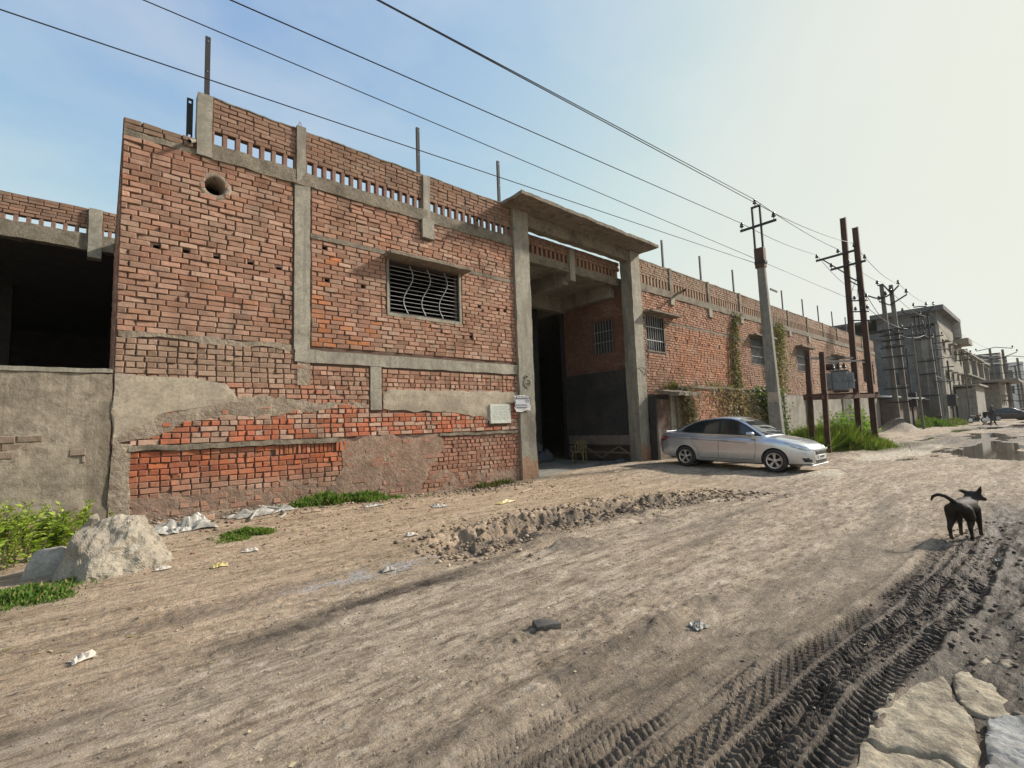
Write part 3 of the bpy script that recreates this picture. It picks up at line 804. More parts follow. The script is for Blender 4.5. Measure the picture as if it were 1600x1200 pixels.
# ---- iron posts standing on the roof edge
def roof_post(x, z0, z1, w=.085, y=D+.14, label='dark iron channel post on the parapet of the factory right wing'):
    t = empty('iron_post', (x, y, z0), label=label, cat='post', group='iron posts along the factory roof edge')
    h = z1-z0; mb = MB()
    mb.box(-w/2, w/2, -.006, 0, 0, h); mb.box(-w/2, -w/2+.006, 0, .045, 0, h); mb.box(w/2-.006, w/2, 0, .045, 0, h)
    mb.build('channel', M['dark_iron'], t)
    for z in (h-.10, h*.45):
        mb = MB(); mb.tube([(0, .006, z), (0, -.016, z)], .011, 6); mb.build('bolt', M['bar'], t)
for a, lb in (((1.345, 7.9, 9.21), 'tall dark iron post on the parapet above the round vent hole'), ((5.91, 7.9, 9.22), 'dark iron post on the parapet above the wide barred window'), ((8.57, 7.9, 9.27), 'dark iron post on the parapet touching the gateway canopy end')): roof_post(*a, label=lb)
t = empty('perforated_plate', (1.08, D+.12, 6.98), label='short dark flat iron strip with holes standing at the stepped parapet corner', cat='post')
mb = MB(); holed_wall(mb, -.05, .05, 0, .84, [(-.02,.02,.74,.79),(-.02,.02,.08,.13)], -.004, .004); mb.build('strip', M['dark_iron'], t)

# ---- gateway: pillars, canopy, bay behind
def pillar(x0, x1, seed, lean=0):
    o = cs(conc('gate_pillar', x0, x1, 9.84, 10.32, -.12, 7.84, amp=.02, step=.12, seed=seed, faces='flrk'))
    return o
pillar(8.87, 9.45, 41); pillar(14.62, 15.20, 42)
M['pillar_brick'] = grainy('broken_base', (.30,.17,.10), (.38,.25,.17), 6, .95, 1, .03, 18)
for (x0, x1) in ((8.86, 9.46), (14.61, 15.21)):
    patch('crumbled_base', [(x0,.62),(x0+.25,.75),(x1-.2,.5),(x1,.66),(x1,-.1),(x0,-.1)], M['pillar_brick'], F, thick=.018, seed=int(x0*7), y=9.845)
# carved roundel with a figure on the pillar
mb = MB(); mb.lathe([(.10,-.03),(.125,-.035),(.14,-.03),(.14,.02)], (9.17, 9.845, 2.72), 20, 'y')
mb.lathe([(.04,-.03),(.055,-.036),(.065,-.03),(.065,.02)], (9.17, 9.845, 2.70), 14, 'y'); mb.lathe([(.035,-.03),(.05,-.036),(.06,-.03),(.06,.02)], (9.13, 9.845, 2.9), 14, 'y')
mb.build('roundel', M['concrete'], F, fixn=True)
cp = cs(conc('canopy', 8.50, 15.28, 9.04, 10.36, 7.84, 7.94, amp=.03, step=.16, seed=43, faces='fltrbk', mat='beam'))
cs(conc('canopy_beam', 9.45, 14.62, 9.90, 10.18, 7.46, 7.84, amp=.02, step=.14, seed=44, faces='fltrbk', mat='beam'))
# pierced parapet set back behind the canopy
ip = empty('inner_parapet'); ip.parent = F
YI = 10.55
cs(conc('beam', 9.3, 14.9, YI-.03, YI+.25, 6.69, 6.95, mat='beam', amp=.03, step=.1, seed=45, parent=ip, faces='ftbk'))
mb = MB(); mb.box(9.3, 14.9, YI+.1, YI+.24, 6.95, 7.58); mb.build('parapet_core', M['mortar'], ip)
for i in range(26):
    x = 9.42+i*.207
    mb = MB(); mb.cur = brick_colour(x, 5, 'parapet'); mb.cbox(x, x+.10, YI-.01, YI+.1, 6.95, 7.26, .008); mb.build('brick_pier', M['brick'], ip)
rw = lay_bricks(9.35, 14.85, 7.26, 7.60, [], 'parapet'); brick_part(rw, lambda u, o, z: (u, YI-.01-o, z), ip, back=.12)
cs(conc('column', 11.95, 12.2, YI-.1, YI+.1, 6.4, 7.55, seed=46, parent=ip))
# bay ceiling, beams, inner side walls
mb = MB(); mb.box(9.3, 14.98, YI+.0, 26, 6.86, 7.0); mb.build('bay_ceiling', M['concrete'], F)
for (a, b, y0, y1, z0) in ((11.95, 12.2, YI+.27, 15.0, 6.35), (14.6, 14.97, YI+.27, 15.0, 6.3)):
    cs(conc('bay_beam', a, b, y0, y1, z0, 6.86, seed=47, faces='flrb', step=.2))
cs(conc('bay_beam', 9.3, 14.97, 13.4, 13.7, 6.25, 6.86, seed=48, faces='fkb', step=.2))
IW = [(10.98, 11.95, 4.25, 5.5)]
mb = MB(); PX = lambda u, d, z: (14.86+d, 26-(u-10.32) if False else u, z)
holed_wall(mb, 10.30, 13.5, -.06, 6.86, IW, 0, .2, lambda u, d, z: (14.86+d, 23.8-u, z)) if False else None
xs_ = MB()
for (a, b, c, d) in ((10.30, 13.5, 3.4, 4.25), (10.30, 10.98, 4.25, 5.5), (11.95, 13.5, 4.25, 5.5), (10.30, 13.5, 5.5, 6.86), (10.30, 13.5, -.06, 3.4)):
    xs_.box(14.86, 15.06, a, b, c, d)
iw = xs_.build('bay_side_wall', M['mortar'], F)
rw = lay_bricks(10.34, 13.5, 3.3, 6.3, [(10.9, 12.02, 4.2, 5.55)], 'soot_shade', course=.09)
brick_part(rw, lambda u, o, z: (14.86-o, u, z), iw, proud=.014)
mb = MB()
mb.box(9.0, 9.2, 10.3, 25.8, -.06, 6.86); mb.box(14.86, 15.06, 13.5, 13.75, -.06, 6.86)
mb.build('bay_side_wall', M['soot_shade'], F)
wi = empty('window', (14.86, 11.465, 4.25)); wi.parent = F
mb = MB()
for k in range(7): mb.tube([(.03, -.42+k*.14, 0), (.03, -.42+k*.14, 1.25)], .012, 6)
mb.build('grille', M['bar'], wi)
mb = MB()
for z in (.42, .84): mb.box(.02, .04, -.485, .485, z-.015, z+.015)
mb.build('crossbar', M['bar'], wi)
mb = MB(); mb.box(.16, .19, -.5, .5, -.02, 1.27); mb.build('dark_backing', M['soot_shade'], wi)  # near-black sheet stands in for the unlit room behind the bars
mb = MB(); mb.box(9.2, 15.0, 9.75, 26, -.06, .035); tag(mb.build('gate_floor', grainy('floor_cement', (.20,.19,.165), (.29,.27,.235), 1.2, .9, .3, .006, 20)), kind='structure')

# ---- hidden shell: roof, back and side walls keep the halls dark
mb = MB(); mb.box(.14, 9.2, D+.23, 26, 6.70, 6.90); mb.box(14.98, 52, D+.23, 26, 6.60, 6.80); mb.build('roof', M['beam'], F)
mb = MB(); mb.box(.14, 52, 26, 26.2, -.06, 6.9); mb.box(51.8, 52, D+.23, 26, -.06, 6.9); mb.build('back_wall', M['soot_shade'], F)
mb = MB(); mb.box(.17, .36, D+.23, 17.5, -.3, 6.70); sw = mb.build('side_wall', M['mortar'], F)
rw = lay_bricks(D+.02, 17.4, -.1, 6.68, [], 'main'); brick_part(rw, lambda u, o, z: (.17-o, u, z), sw, proud=.016)
for y in (14.6, 19.5):
    for x in (11, 14):
        mb = MB(); mb.box(x, x+.35, y, y+.35, .035, 6.86); mb.build('inner_column', M['soot_shade'], F)
# ================================================================ RIGHT WING OF THE FACTORY
XR0, XR1 = 15.2, 50.5
RW = [(15.5, 16.75, 4.2, 5.55), (24.9, 26.75, 4.25, 5.58), (31.4, 33.2, 4.2, 5.55), (38.2, 39.8, 4.2, 5.5), (46.2, 49.6, 4.0, 5.6)]
mb = MB(); holed_wall(mb, XR0, XR1, -.1, 6.46, RW, D, D+.23)
rwl = mb.build('right_wing_wall', M['mortar'], F)
ex = [(a-.05, b+.05, c-.05, d+.08) for a, b, c, d in RW] + [(XR0, 24.5, 5.36, 5.45)]
ex += [(x-.05, x+.06, 4.72, 4.80) for x in (17.6, 18.5, 19.5, 20.4, 21.4, 22.3, 23.2)]
rows = lay_bricks(XR0, 34, 2.5, 6.45, ex, 'right')
rows += lay_bricks(34, XR1, 2.5, 6.45, ex, 'right', course=.2, length=.54)
brick_part(rows, PF, rwl, proud=.024, jig=.010, joint=.016)
cs(conc('beam', XR0, XR1, D-.06, D+.23, 6.46, 6.74, mat='beam', amp=.025, step=.25, seed=70, faces='ftb'))
cs(conc('band', 16.8, 24.5, D-.03, D+.02, 5.36, 5.45, mat='beam', amp=.015, step=.2, seed=71, faces='ftb'))
pr = empty('parapet'); pr.parent = F
colx = [17.45, 20.7, 23.95, 27.2, 30.45, 33.75, 36.9, 40.0, 43.3, 46.6]
xs_ = [XR0]+colx+[XR1]
mb = MB(); mb.box(XR0, XR1, D+.10, D+.23, 6.74, 7.1); mb.build('parapet_core', M['soot_shade'], pr)  # near-black box behind the slots carries their shade in its colour
for i in range(len(xs_)-1):
    a, b = xs_[i]+.1, xs_[i+1]-.1
    n = max(2, round((b-a)/.235))
    for k in range(n):
        x = a+(b-a)*(k+.5)/n
        mb = MB(); mb.cur = mixrgb(brick_colour(x, 5, 'parapet'), (.40,.30,.21), .5); mb.cbox(x-.06, x+.06, D-.01, D+.11, 6.735, 7.1, .008)
        mb.build('brick_pier', M['brick'], pr)
mb = MB(); mb.box(XR0, XR1, D+.004, D+.23, 7.1, 7.66); mb.build('parapet_core', M['mortar'], pr)
rw = lay_bricks(XR0, 34, 7.1, 7.66, [], 'parapet'); rw += lay_bricks(34, XR1, 7.1, 7.66, [], 'parapet', course=.18, length=.5)
rw = [(a, b, c, d, mixrgb(k, (.38,.29,.21), .55)) for a, b, c, d, k in rw]
brick_part(rw, PF, pr, proud=.016, jig=.008)
cs(conc('coping', XR0, XR1, D-.03, D+.24, 7.655, 7.70, mat='beam', amp=.02, step=.25, seed=72, parent=pr, faces='ftbk'))
for i, x in enumerate(colx):
    cs(conc('column', x-.09, x+.09, D-.06, D+.2, 6.46, 7.72, mat='beam', seed=73+i, step=.2))
    if i < 6: cs(conc('column', x-.15, x+.15, D-.10, D+.0, 6.08 if i % 2 else 6.18, 6.48, seed=83+i, step=.15))
for x in (17.31, 20.48, 23.83, 30.33, 33.8, 36.8, 39.9, 43.26): roof_post(x, 7.68, 8.95, .10)
mb = MB(); a, b = (17.9, D-.02, 6.72), (17.3, D-.7, 6.62); mb.tube([a, b], .05, 10, caps=False); mb.tube([a, b], .042, 10, caps=False); mb.build('spout_pipe', M['concrete'], F)
def grille_window(x0, x1, z0, z1, shade):
    w = empty('window', (x0, D, z0)); w.parent = F; W, H = x1-x0, z1-z0
    mb = MB()
    for (a, b, c, d) in ((-.05, 0, -.05, H+.05), (W, W+.05, -.05, H+.05), (0, W, -.05, 0), (0, W, H, H+.05)): mb.box(a, b, -.02, .16, c, d)
    mb.build('frame', M['beam'], w)
    n = int(W/.15)
    for k in range(n):
        mb = MB(); x = W*(k+.5)/n; mb.tube([(x, .03, 0), (x, .03, H)], .011, 5); mb.build('grille_bar', M['bar'], w)
    for z in (H*.3, H*.68):
        mb = MB(); mb.box(0, W, .015, .03, z-.014, z+.014); mb.build('crossbar', M['bar'], w)
    mb = MB(); mb.box(-.05, W+.05, .19, .21, -.05, H+.05); mb.build('dark_backing', M['soot_shade'], w)  # dark sheet in place of the unlit interior behind the grille
    s = cs(conc('sunshade', x0-.15, x1+shade, D-.42, D+.02, z1+.06, z1+.13, mat='beam', amp=.02, step=.12, seed=int(x0)))
for a, sh in zip(RW[:4], (.75, .7, .6, .5)): grille_window(*a, sh)
# end block: brick corner with open dark bay
mb = MB(); mb.box(46.2, 49.6, D+.5, D+.6, 4.0, 5.6); mb.build('bay_back', M['soot_shade'], F)  # near-black sheet stands in for the unlit depth of the bay

# ---- low yard wall and lean-to in front of the right wing
YL = 9.42
LW = empty('yard_wall', (16.6, YL, 0), label='low crumbling brick and plaster wall with dry creepers along the factory right wing', cat='wall')
def prel(u, o, z): return (u-16.6, -o, z)
mb = MB(); mb.box(0, 10.0, .0, .3, -.15, 2.78); core = mb.build('core', M['plaster_rough'], LW)
rw = [r for r in lay_bricks(16.6, 26.6, 1.75, 2.76, [], 'right') if fbm(np.array([r[0]*.6]), np.array([r[2]*1.5]), 2, 500)[0] > -.16]
rw += [r for r in lay_bricks(18.1, 20.9, 1.05, 1.75, [], 'right') if fbm(np.array([r[0]*.8]), np.array([r[2]*1.5]), 2, 510)[0] > -.28]
rw = [(a, b, c, d, mixrgb(k, (.50,.18,.09), .45)) for a, b, c, d, k in rw]
brick_part(rw, prel, core, proud=.02, jig=.012)
cc = conc('coping', -.05, 10.05, -.07, .36, 2.76, 2.85, mat='beam', parent=LW, amp=.04, step=.1, seed=91); cs(cc)
tag(LW, group=None)
# grey compound wall further on
GW = empty('compound_wall', (26.6, YL, 0), label='weathered grey rendered compound wall behind the transformer weeds', cat='wall')
mb = MB(); rgrid(mb, .02, 25, .02, .28, -.15, 2.62, .3, .03, 'ftrk', 95); mb.build('render', grainy('grey_render', (.26,.235,.195), (.37,.335,.28), 1.1, .95, .6, .02, 14, stain=(.13,.115,.09), streak=True), GW, smooth=True)
for k in range(7):
    mb = MB(); mb.cbox(k*3.5+.6, k*3.5+.95, -.07, .02, -.15, 2.72, .02); mb.build('pier', M['concrete'], GW)
# lean-to with rusty door
LT = empty('lean_to', (15.72, 9.55, 0), label='small lean-to with rusty sheet door and thick thatch-edged cement roof', cat='shed')
doorm = grainy('rusty_door', (.085,.045,.032), (.135,.075,.05), 2.5, .8, .4, .006, 30, stain=(.25,.20,.15), space='o')
mb = MB(); mb.cbox(-.42, .42, -.02, .02, .05, 2.30, .006); dr = mb.build('door', doorm, LT)
mb = MB(); mb.tube([(.32, -.05, 1.05), (.32, -.05, 1.2)], .012, 6); mb.build('handle', M['dark_iron'], dr)
mb = MB(); mb.box(.46, .80, -.05, .25, -.1, 2.45); mb.build('jamb', M['concrete'], LT)
mb = MB(); mb.box(-.54, -.44, -.03, .25, -.1, 2.45); mb.build('jamb', M['soot_shade'], LT)
mb = MB(); mb.box(-.44, .46, .08, .12, -.1, 2.45); mb.build('back_panel', M['soot_shade'], LT)
mb = MB(); mb.box(-.44, .46, .0, .1, 2.31, 2.45); mb.build('lintel', M['soot_shade'], LT)
mt = Matrix.Rotation(math.radians(9), 4, 'X')
mb = MB(); rgrid(mb, -.56, .98, -.62, .35, 2.50, 2.62, .09, .045, 'ftblr', 97, mt); mb.build('roof', M['beam'], LT)
mb = MB(); rgrid(mb, -.40, .40, -.035, -.018, .05, .55, .08, .02, 'ftlr', 99); mb.build('peeled_base', M['plaster_rough'], dr)

# ================================================================ LEFT: BOUNDARY WALL, OPEN SHED
BW = empty('boundary_wall', (0, 0, 0), label='low grey cement-rendered wall with damp stains in front of the open shed', cat='wall')
M['damp'] = grainy('damp_render', (.23,.19,.14), (.36,.305,.235), 1.1, .95, .9, .04, 9, stain=(.10,.08,.055), streak=True)
mb = MB(); rgrid(mb, -9, .125, D-.03, D+.22, -.2, 2.60, .1, .022, 'ftrk', 101); cs(mb.build('render', M['damp'], BW))
mb = MB(); rgrid(mb, -9, .128, D-.055, D+.24, 2.60, 2.665, .1, .018, 'ftbrk', 102); cs(mb.build('coping', M['concrete'], BW))
rw = [r for r in lay_bricks(-1.6, -.15, 1.2, 1.65, [], 'soot_shade') if rnd.random() < .32]
rw = [(a, b, c, d, (.24,.20,.155)) for a, b, c, d, k in rw]
brick_part(rw, lambda u, o, z: (u, D-.03-o, z), BW, singles=60, score=lambda r: 1, proud=.016, jig=.012)
S = empty('open_shed', (-3, 16.6, 0), label='set-back open-fronted shed with black interior and pierced brick parapet', cat='shed')
YS = 0.0
def sconc(name, *a, **k): return cs(conc(name, *a, parent=S, **k))
sconc('beam', -9, 3.2, -.05, .25, 6.62, 7.04, mat='beam', amp=.03, step=.14, seed=110, faces='ftbk')
sp = empty('parapet'); sp.parent = S
parapet(sp, [(-5.4, -2.45), (-2.05, -.8), (-.55, 2.60), (2.88, 3.2)], 7.04, 7.22, 7.76, .225, .085, 0)
sconc('column', 2.60, 2.88, -.12, .2, 6.40, 7.74, seed=111, step=.12); sconc('column', -.8, -.55, -.08, .2, 6.4, 7.72, seed=112, step=.12); sconc('column', -2.45, -2.05, -.08, .2, 6.4, 7.72, seed=113, step=.12)
mb = MB(); mb.box(-9, 3.4, .2, 14, 6.62, 6.85); mb.build('roof', M['soot_shade'], S)
mb = MB(); mb.box(-9, 3.4, 14, 14.2, -.1, 6.7); mb.build('back_wall', M['soot_shade'], S)
mb = MB(); mb.box(3.25, 3.4, .25, 14, -.1, 6.7); mb.build('side_wall', M['soot_shade'], S)
mb = MB(); mb.box(-9.2, -9, -.05, 14, -.1, 6.9); mb.build('side_wall', M['soot_shade'], S)
mb = MB(); mb.box(-9, 3.3, -6.3, 14, -.2, -.02); mb.build('floor', M['soot_shade'], S)
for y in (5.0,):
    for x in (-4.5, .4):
        mb = MB(); mb.box(x, x+.35, y, y+.35, -.02, 6.62); mb.build('column', M['soot_shade'], S)
# ================================================================ SILVER SEDAN
def lerp_tab(tab, x):
    for i in range(len(tab)-1):
        a, b = tab[i], tab[i+1]
        if a[0] <= x <= b[0]:
            t = (x-a[0])/(b[0]-a[0]); t = t*t*(3-2*t)*.35+t*.65
            return [a[k]+(b[k]-a[k])*t for k in range(1, len(a))]
    return list(tab[0][1:]) if x < tab[0][0] else list(tab[-1][1:])
# x, half width, bottom, shoulder height, top height at centre, top-edge half width
BODY = [(-2.22,.60,.46,.80,.90,.50), (-2.17,.74,.38,.88,.985,.64), (-2.05,.80,.30,.93,1.045,.70), (-1.85,.83,.26,.95,1.06,.73), (-1.27,.85,.22,.945,1.035,.76),
        (-.8,.855,.185,.925,1.0,.78), (0,.855,.175,.895,.965,.79), (.7,.855,.175,.875,.945,.79), (1.05,.852,.18,.865,.955,.775), (1.33,.845,.2,.845,.925,.75),
        (1.65,.825,.2,.80,.87,.70), (1.9,.78,.205,.745,.805,.63), (2.07,.70,.21,.685,.73,.54), (2.17,.58,.225,.62,.645,.44), (2.21,.46,.26,.56,.575,.36)]
def body_sec(x):
    w, zb, zs, zt, wt = lerp_tab(BODY, x)
    zm = zb+(zs-zb)*.50
    return [(0,zb),(w*.82,zb),(w*.955,zb+.045),(w*.985,zb+.15),(w,zm),(w*.992,zs-.14),(w*.985,zs-.055),(w*.965,zs-.02),(w*.93,zs+.015),(wt+.012,zt-.035),(wt-.04,zt-.008),(wt*.55,zt+.012),(0,zt+.018)]
def loft(name, xs, sec, mat, parent, smooth=True):
    mb = MB(); rings = []
    for x in xs:
        s = sec(x); full = s + [(-y, z) for (y, z) in reversed(s[1:-1])]
        rings.append([len(mb.v)+i for i in range(len(full))]); mb.v += [(x, y, z) for y, z in full]
    n = len(rings[0])
    for i in range(len(rings)-1):
        for k in range(n):
            mb.f.append((rings[i][k], rings[i+1][k], rings[i+1][(k+1) % n], rings[i][(k+1) % n])); mb.c.append((1,1,1))
    mb.f.append(tuple(reversed(rings[0]))); mb.f.append(tuple(rings[-1])); mb.c += [(1,1,1)]*2
    return mb.build(name, mat, parent, smooth, fixn=True)
def roofline(x):
    P = [(-1.82,1.045),(-1.6,1.135),(-1.35,1.24),(-1.1,1.33),(-.85,1.395),(-.55,1.44),(-.25,1.462),(.05,1.458),(.3,1.42),(.5,1.335),(.75,1.20),(1.0,1.05),(1.14,.955)]
    for i in range(len(P)-1):
        if P[i][0] <= x <= P[i+1][0]:
            t = (x-P[i][0])/(P[i+1][0]-P[i][0]); return P[i][1]+(P[i+1][1]-P[i][1])*t
    return P[0][1] if x < P[0][0] else P[-1][1]
def cab_w(x, z):
    """half width of the cabin side at height z"""
    wb = lerp_tab([(-1.85,.66),(-1.5,.72),(-.8,.775),(.4,.785),(.9,.765),(1.15,.72)], x)[0]
    return wb - max(0, z-.95)*.46 - .6*max(0, z-1.30)**2
def make_sedan(paint, glass, label, name='sedan_car', detail=True):
    R = empty(name, label=label, cat='car')
    xs = sorted({*[b[0] for b in BODY], *np.linspace(-2.2, 2.2, 45).round(3)})
    body = loft('body', xs, body_sec, paint, R)
    for ax in (-1.27, 1.33):                       # wheel arches
        mb = MB(); mb.lathe([(.0,-1.0),(.345,-1.0),(.345,1.0),(.0,1.0)], (ax, 0, .315), 40, 'y')
        cut = mb.build('arch_cutter', paint, None, fixn=True)
        m = body.modifiers.new('arch', 'BOOLEAN'); m.object = cut; m.operation = 'DIFFERENCE'; m.solver = 'EXACT'
        dg = bpy.context.evaluated_depsgraph_get()
        nm = bpy.data.meshes.new_from_object(body.evaluated_get(dg))
        body.modifiers.clear(); body.data = nm; bpy.data.objects.remove(cut)
    sharp_smooth(body, 40)
    def cab(x):
        zr = roofline(x); zb = .90
        w0 = cab_w(x, .95); zt = zr-.045; w1 = cab_w(x, zt)
        return [(0,zb),(w0+.01,zb),(cab_w(x,zb+(zt-zb)*.35),zb+(zt-zb)*.35),(cab_w(x,zb+(zt-zb)*.7),zb+(zt-zb)*.7),(w1,zt),(w1-.05,zr-.018),(w1*.5,zr-.003),(0,zr)]
    cb = loft('cabin', [-1.82,-1.6,-1.35,-1.1,-.85,-.55,-.25,.05,.3,.5,.75,1.0,1.14], cab, paint, R)
    # side windows lie 4 mm proud of the cabin skin
    def side_panel(nm, poly, mat, s, off=.005, parent=R):
        bm = bmesh.new(); vs_ = [bm.verts.new((x, 0, z)) for x, z in poly]; f = bm.faces.new(vs_)
        bmesh.ops.triangulate(bm, faces=[f])
        for _ in range(3): bmesh.ops.subdivide_edges(bm, edges=[e for e in bm.edges if e.calc_length() > .12], cuts=1); bmesh.ops.triangulate(bm, faces=bm.faces)
        for v in bm.verts: v.co.y = s*(cab_w(v.co.x, v.co.z)+off)
        bmesh.ops.recalc_face_normals(bm, faces=bm.faces)
        me = bpy.data.meshes.new(nm); bm.to_mesh(me); bm.free()
        if sum(p.normal.y*p.area for p in me.polygons)*s < 0: me.flip_normals()
        me.materials.append(mat); me.polygons.foreach_set('use_smooth', [True]*len(me.polygons))
        o = bpy.data.objects.new(nm, me); col.objects.link(o); o.parent = parent; return o
    black = M['car_black']
    for s in (-1, 1):
        side_panel('window_trim', [(-1.46,1.06),(-1.30,1.185),(-1.05,1.29),(-.8,1.355),(-.45,1.395),(-.1,1.405),(.12,1.395),(.32,1.35),(.55,1.245),(.80,1.10),(1.02,.965),(.2,.985),(-.6,1.005),(-1.2,1.03)], black, s, .004)
        side_panel('side_window', [(-1.36,1.065),(-1.24,1.165),(-1.0,1.265),(-.78,1.325),(-.45,1.365),(-.24,1.37),(-.24,1.02),(-.6,1.03),(-1.1,1.05)], glass, s, .008)
        side_panel('side_window', [(-.16,1.372),(.10,1.365),(.30,1.325),(.52,1.225),(.72,1.105),(.84,1.005),(.3,1.005),(-.16,1.017)], glass, s, .008)
    # windscreen and rear glass
    def slope_panel(nm, x0, x1, inset, mat):
        mb = MB(); n = 8; rows = []
        for i in range(n+1):
            x = x0+(x1-x0)*i/n; zr = roofline(x); hw = cab_w(x, zr-.045)-inset
            r = []
            for j in range(9):
                t = -1+2*j/8; y = hw*t; z = zr + .007 - .016*abs(t)**3
                r.append(len(mb.v)); mb.v.append((x, y, z))
            rows.append(r)
        for i in range(n):
            for j in range(8):
                f = (rows[i][j], rows[i+1][j], rows[i+1][j+1], rows[i][j+1]); mb.f.append(f); mb.c.append((1,1,1))
        o = mb.build(nm, mat, R, True)
        if o.data.polygons[0].normal.z < 0: o.data.flip_normals()
        return o
    slope_panel('windscreen', .34, 1.10, .055, glass); slope_panel('rear_window', -1.70, -.98, .055, glass)
    for ch in R.children:                           # upright greenhouse
        if ch.name.split('.')[0] in ('cabin', 'window_trim', 'side_window', 'windscreen', 'rear_window'):
            for v in ch.data.vertices:
                if v.co.z > .93: v.co.z = .93+(v.co.z-.93)*1.12
    # wheels
    for ax in (-1.27, 1.33):
        for s in (-1, 1):
            w = empty('wheel', (ax, s*.755, .31)); w.parent = R
            mb = MB(); mb.lathe([(.205,-.09),(.235,-.098),(.285,-.095),(.305,-.075),(.31,-.04),(.31,.04),(.305,.075),(.285,.095),(.235,.098),(.205,.09)], n=36, axis='y')
            mb.build('tyre', M['tyre'], w, True, fixn=True)
            mb = MB(); mb.lathe([(.208,-.085),(.205,.0),(.03,.0)], n=30, axis='y'); mb.build('rim_barrel', M['tyre'], w, True)
            mb = MB(); mb.lathe([(.188,s*.088),(.212,s*.094),(.212,s*.07),(.186,s*.07)], n=36, axis='y')
            for k in range(5):
                for dk in (-.17, .17):
                    a = 2*math.pi*k/5+.3; a2 = a+dk*.9
                    mb.bar((.045*math.cos(a), s*.072, .045*math.sin(a)), (.195*math.cos(a2), s*.080, .195*math.sin(a2)), .028, .022, up=(0,1,0))
            mb.lathe([(.0,s*.098),(.045,s*.095),(.06,s*.08),(.06,s*.05)], n=18, axis='y')
            mb.build('rim', M['alloy'], w)
            mb = MB(); mb.lathe([(.0,-.06*s),(.14,-.06*s)], (0, s*.05, 0), n=24, axis='y'); mb.build('brake_disc', M['dark_iron'], w)
    mb = MB()
    for ax in (-1.27, 1.33): mb.lathe([(.342,-.62),(.342,.62)], (ax, 0, .315), 40, 'y')
    mb.build('wheel_well', M['car_black'], R)
    mb = MB(); mb.box(-1.9, 2.0, -.62, .62, .24, .27); mb.build('underbody', M['car_black'], R)
    def strip(nm, pts, wid, mat, s, off=.003):
        mb = MB()
        for i in range(len(pts)-1):
            (xa, za), (xb, zb) = pts[i], pts[i+1]
            def yy(x, z):
                sec = body_sec(x)
                for k in range(len(sec)-1):
                    if sec[k][1] <= z <= sec[k+1][1]:
                        t = (z-sec[k][1])/max(1e-6, sec[k+1][1]-sec[k][1]); return sec[k][0]+(sec[k+1][0]-sec[k][0])*t
                return sec[4][0]
            d = Vector((xb-xa, zb-za)).normalized(); nn = Vector((-d.y, d.x))*wid/2
            q = [(xa-nn.x, za-nn.y), (xb-nn.x, zb-nn.y), (xb+nn.x, zb+nn.y), (xa+nn.x, za+nn.y)]
            mb.quad(*[(x, s*(yy(x, z)+off), z) for x, z in q])
        return mb.build(nm, mat, R)
    for s in (-1, 1):
        def seam(pts): 
            P = []
            for i in range(len(pts)-1):
                for k in range(6): t = k/6; P.append((pts[i][0]+(pts[i+1][0]-pts[i][0])*t, pts[i][1]+(pts[i+1][1]-pts[i][1])*t))
            return P+[pts[-1]]
        strip('door_seam', seam([(-.2,.93),(-.2,.30)]), .010, black, s)
        strip('door_seam', seam([(.83,.90),(.86,.62),(.80,.30)]), .010, black, s)
        strip('door_seam', seam([(-1.08,.95),(-1.0,.72),(-.86,.55),(-.80,.32)]), .010, black, s)
        strip('door_seam', seam([(.80,.30),(-.80,.30)]), .012, black, s)
        strip('waist_shade', seam([(-1.9,.875),(-1.0,.845),(0,.805),(.62,.765)]), .022, M['crease_shade'], s, .002)  # flat dark strip paints the shade along the waist crease
        strip('sill_trim', seam([(-.85,.235),(.9,.235)]), .05, M['car_grey'], s, .006)
        for hx, hz in ((-.92,.875), (.0,.835)):
            h = MB(); M_ = Matrix.Rotation(math.radians(2), 4, 'Y')
            y0 = .846; h.cbox(hx-.11, hx+.11, s*y0-.012 if s > 0 else s*y0-.03, s*y0+.03 if s > 0 else s*y0+.012, hz-.018, hz+.018, .012)
            h.build('door_handle', paint, R)
        mb = MB(); mb.cbox(.68, .86, min(s*.83, s*1.0), max(s*.83, s*1.0), .965, 1.085, .04); mr = mb.build('mirror', paint, R)
        mb = MB(); mb.box(.674, .679, min(s*.85, s*.98), max(s*.85, s*.98), .985, 1.07); mb.build('mirror_glass', M['alloy'], mr)
        # head lamp, tail lamp, fog lamp recess
        def wrap(nm, pts, mat, off=.006):
            mb = MB(); n = len(pts)
            P = [(x, s*y, z) for x, y, z in pts]; c = Vector((0,0,0))
            for p in P: c += Vector(p)/n
            c += Vector((.015 if c.x > 0 else -.015, s*.012, .004)); base = len(mb.v); mb.v += P+[tuple(c)]
            for i in range(n): mb.f.append((base+i, base+(i+1) % n, base+n)); mb.c.append((1,1,1))
            o = mb.build(nm, mat, R, True, fixn=True); so = o.modifiers.new('s', 'SOLIDIFY'); so.thickness = .02; so.offset = 0; return o
        def surf(x, z, off=.008):
            sec = body_sec(x)
            for k in range(1, len(sec)-1):
                if sec[k][1] <= z <= sec[k+1][1]:
                    t = (z-sec[k][1])/max(1e-6, sec[k+1][1]-sec[k][1]); return (x, sec[k][0]+(sec[k+1][0]-sec[k][0])*t+off, z)
            return (x, sec[8][0]+off, z)
        wrap('headlight', [surf(1.58,.80), surf(1.75,.775), surf(1.92,.735), surf(2.05,.69), surf(2.13,.645), surf(2.15,.595), surf(2.08,.60), surf(1.95,.63), surf(1.78,.69)], M['lamp_clear'])
        wrap('tail_light', [surf(-1.78,.90), surf(-1.95,.925), surf(-2.1,.90), surf(-2.19,.83), surf(-2.18,.74), surf(-2.08,.76), surf(-1.92,.83)], M['lamp_red'])
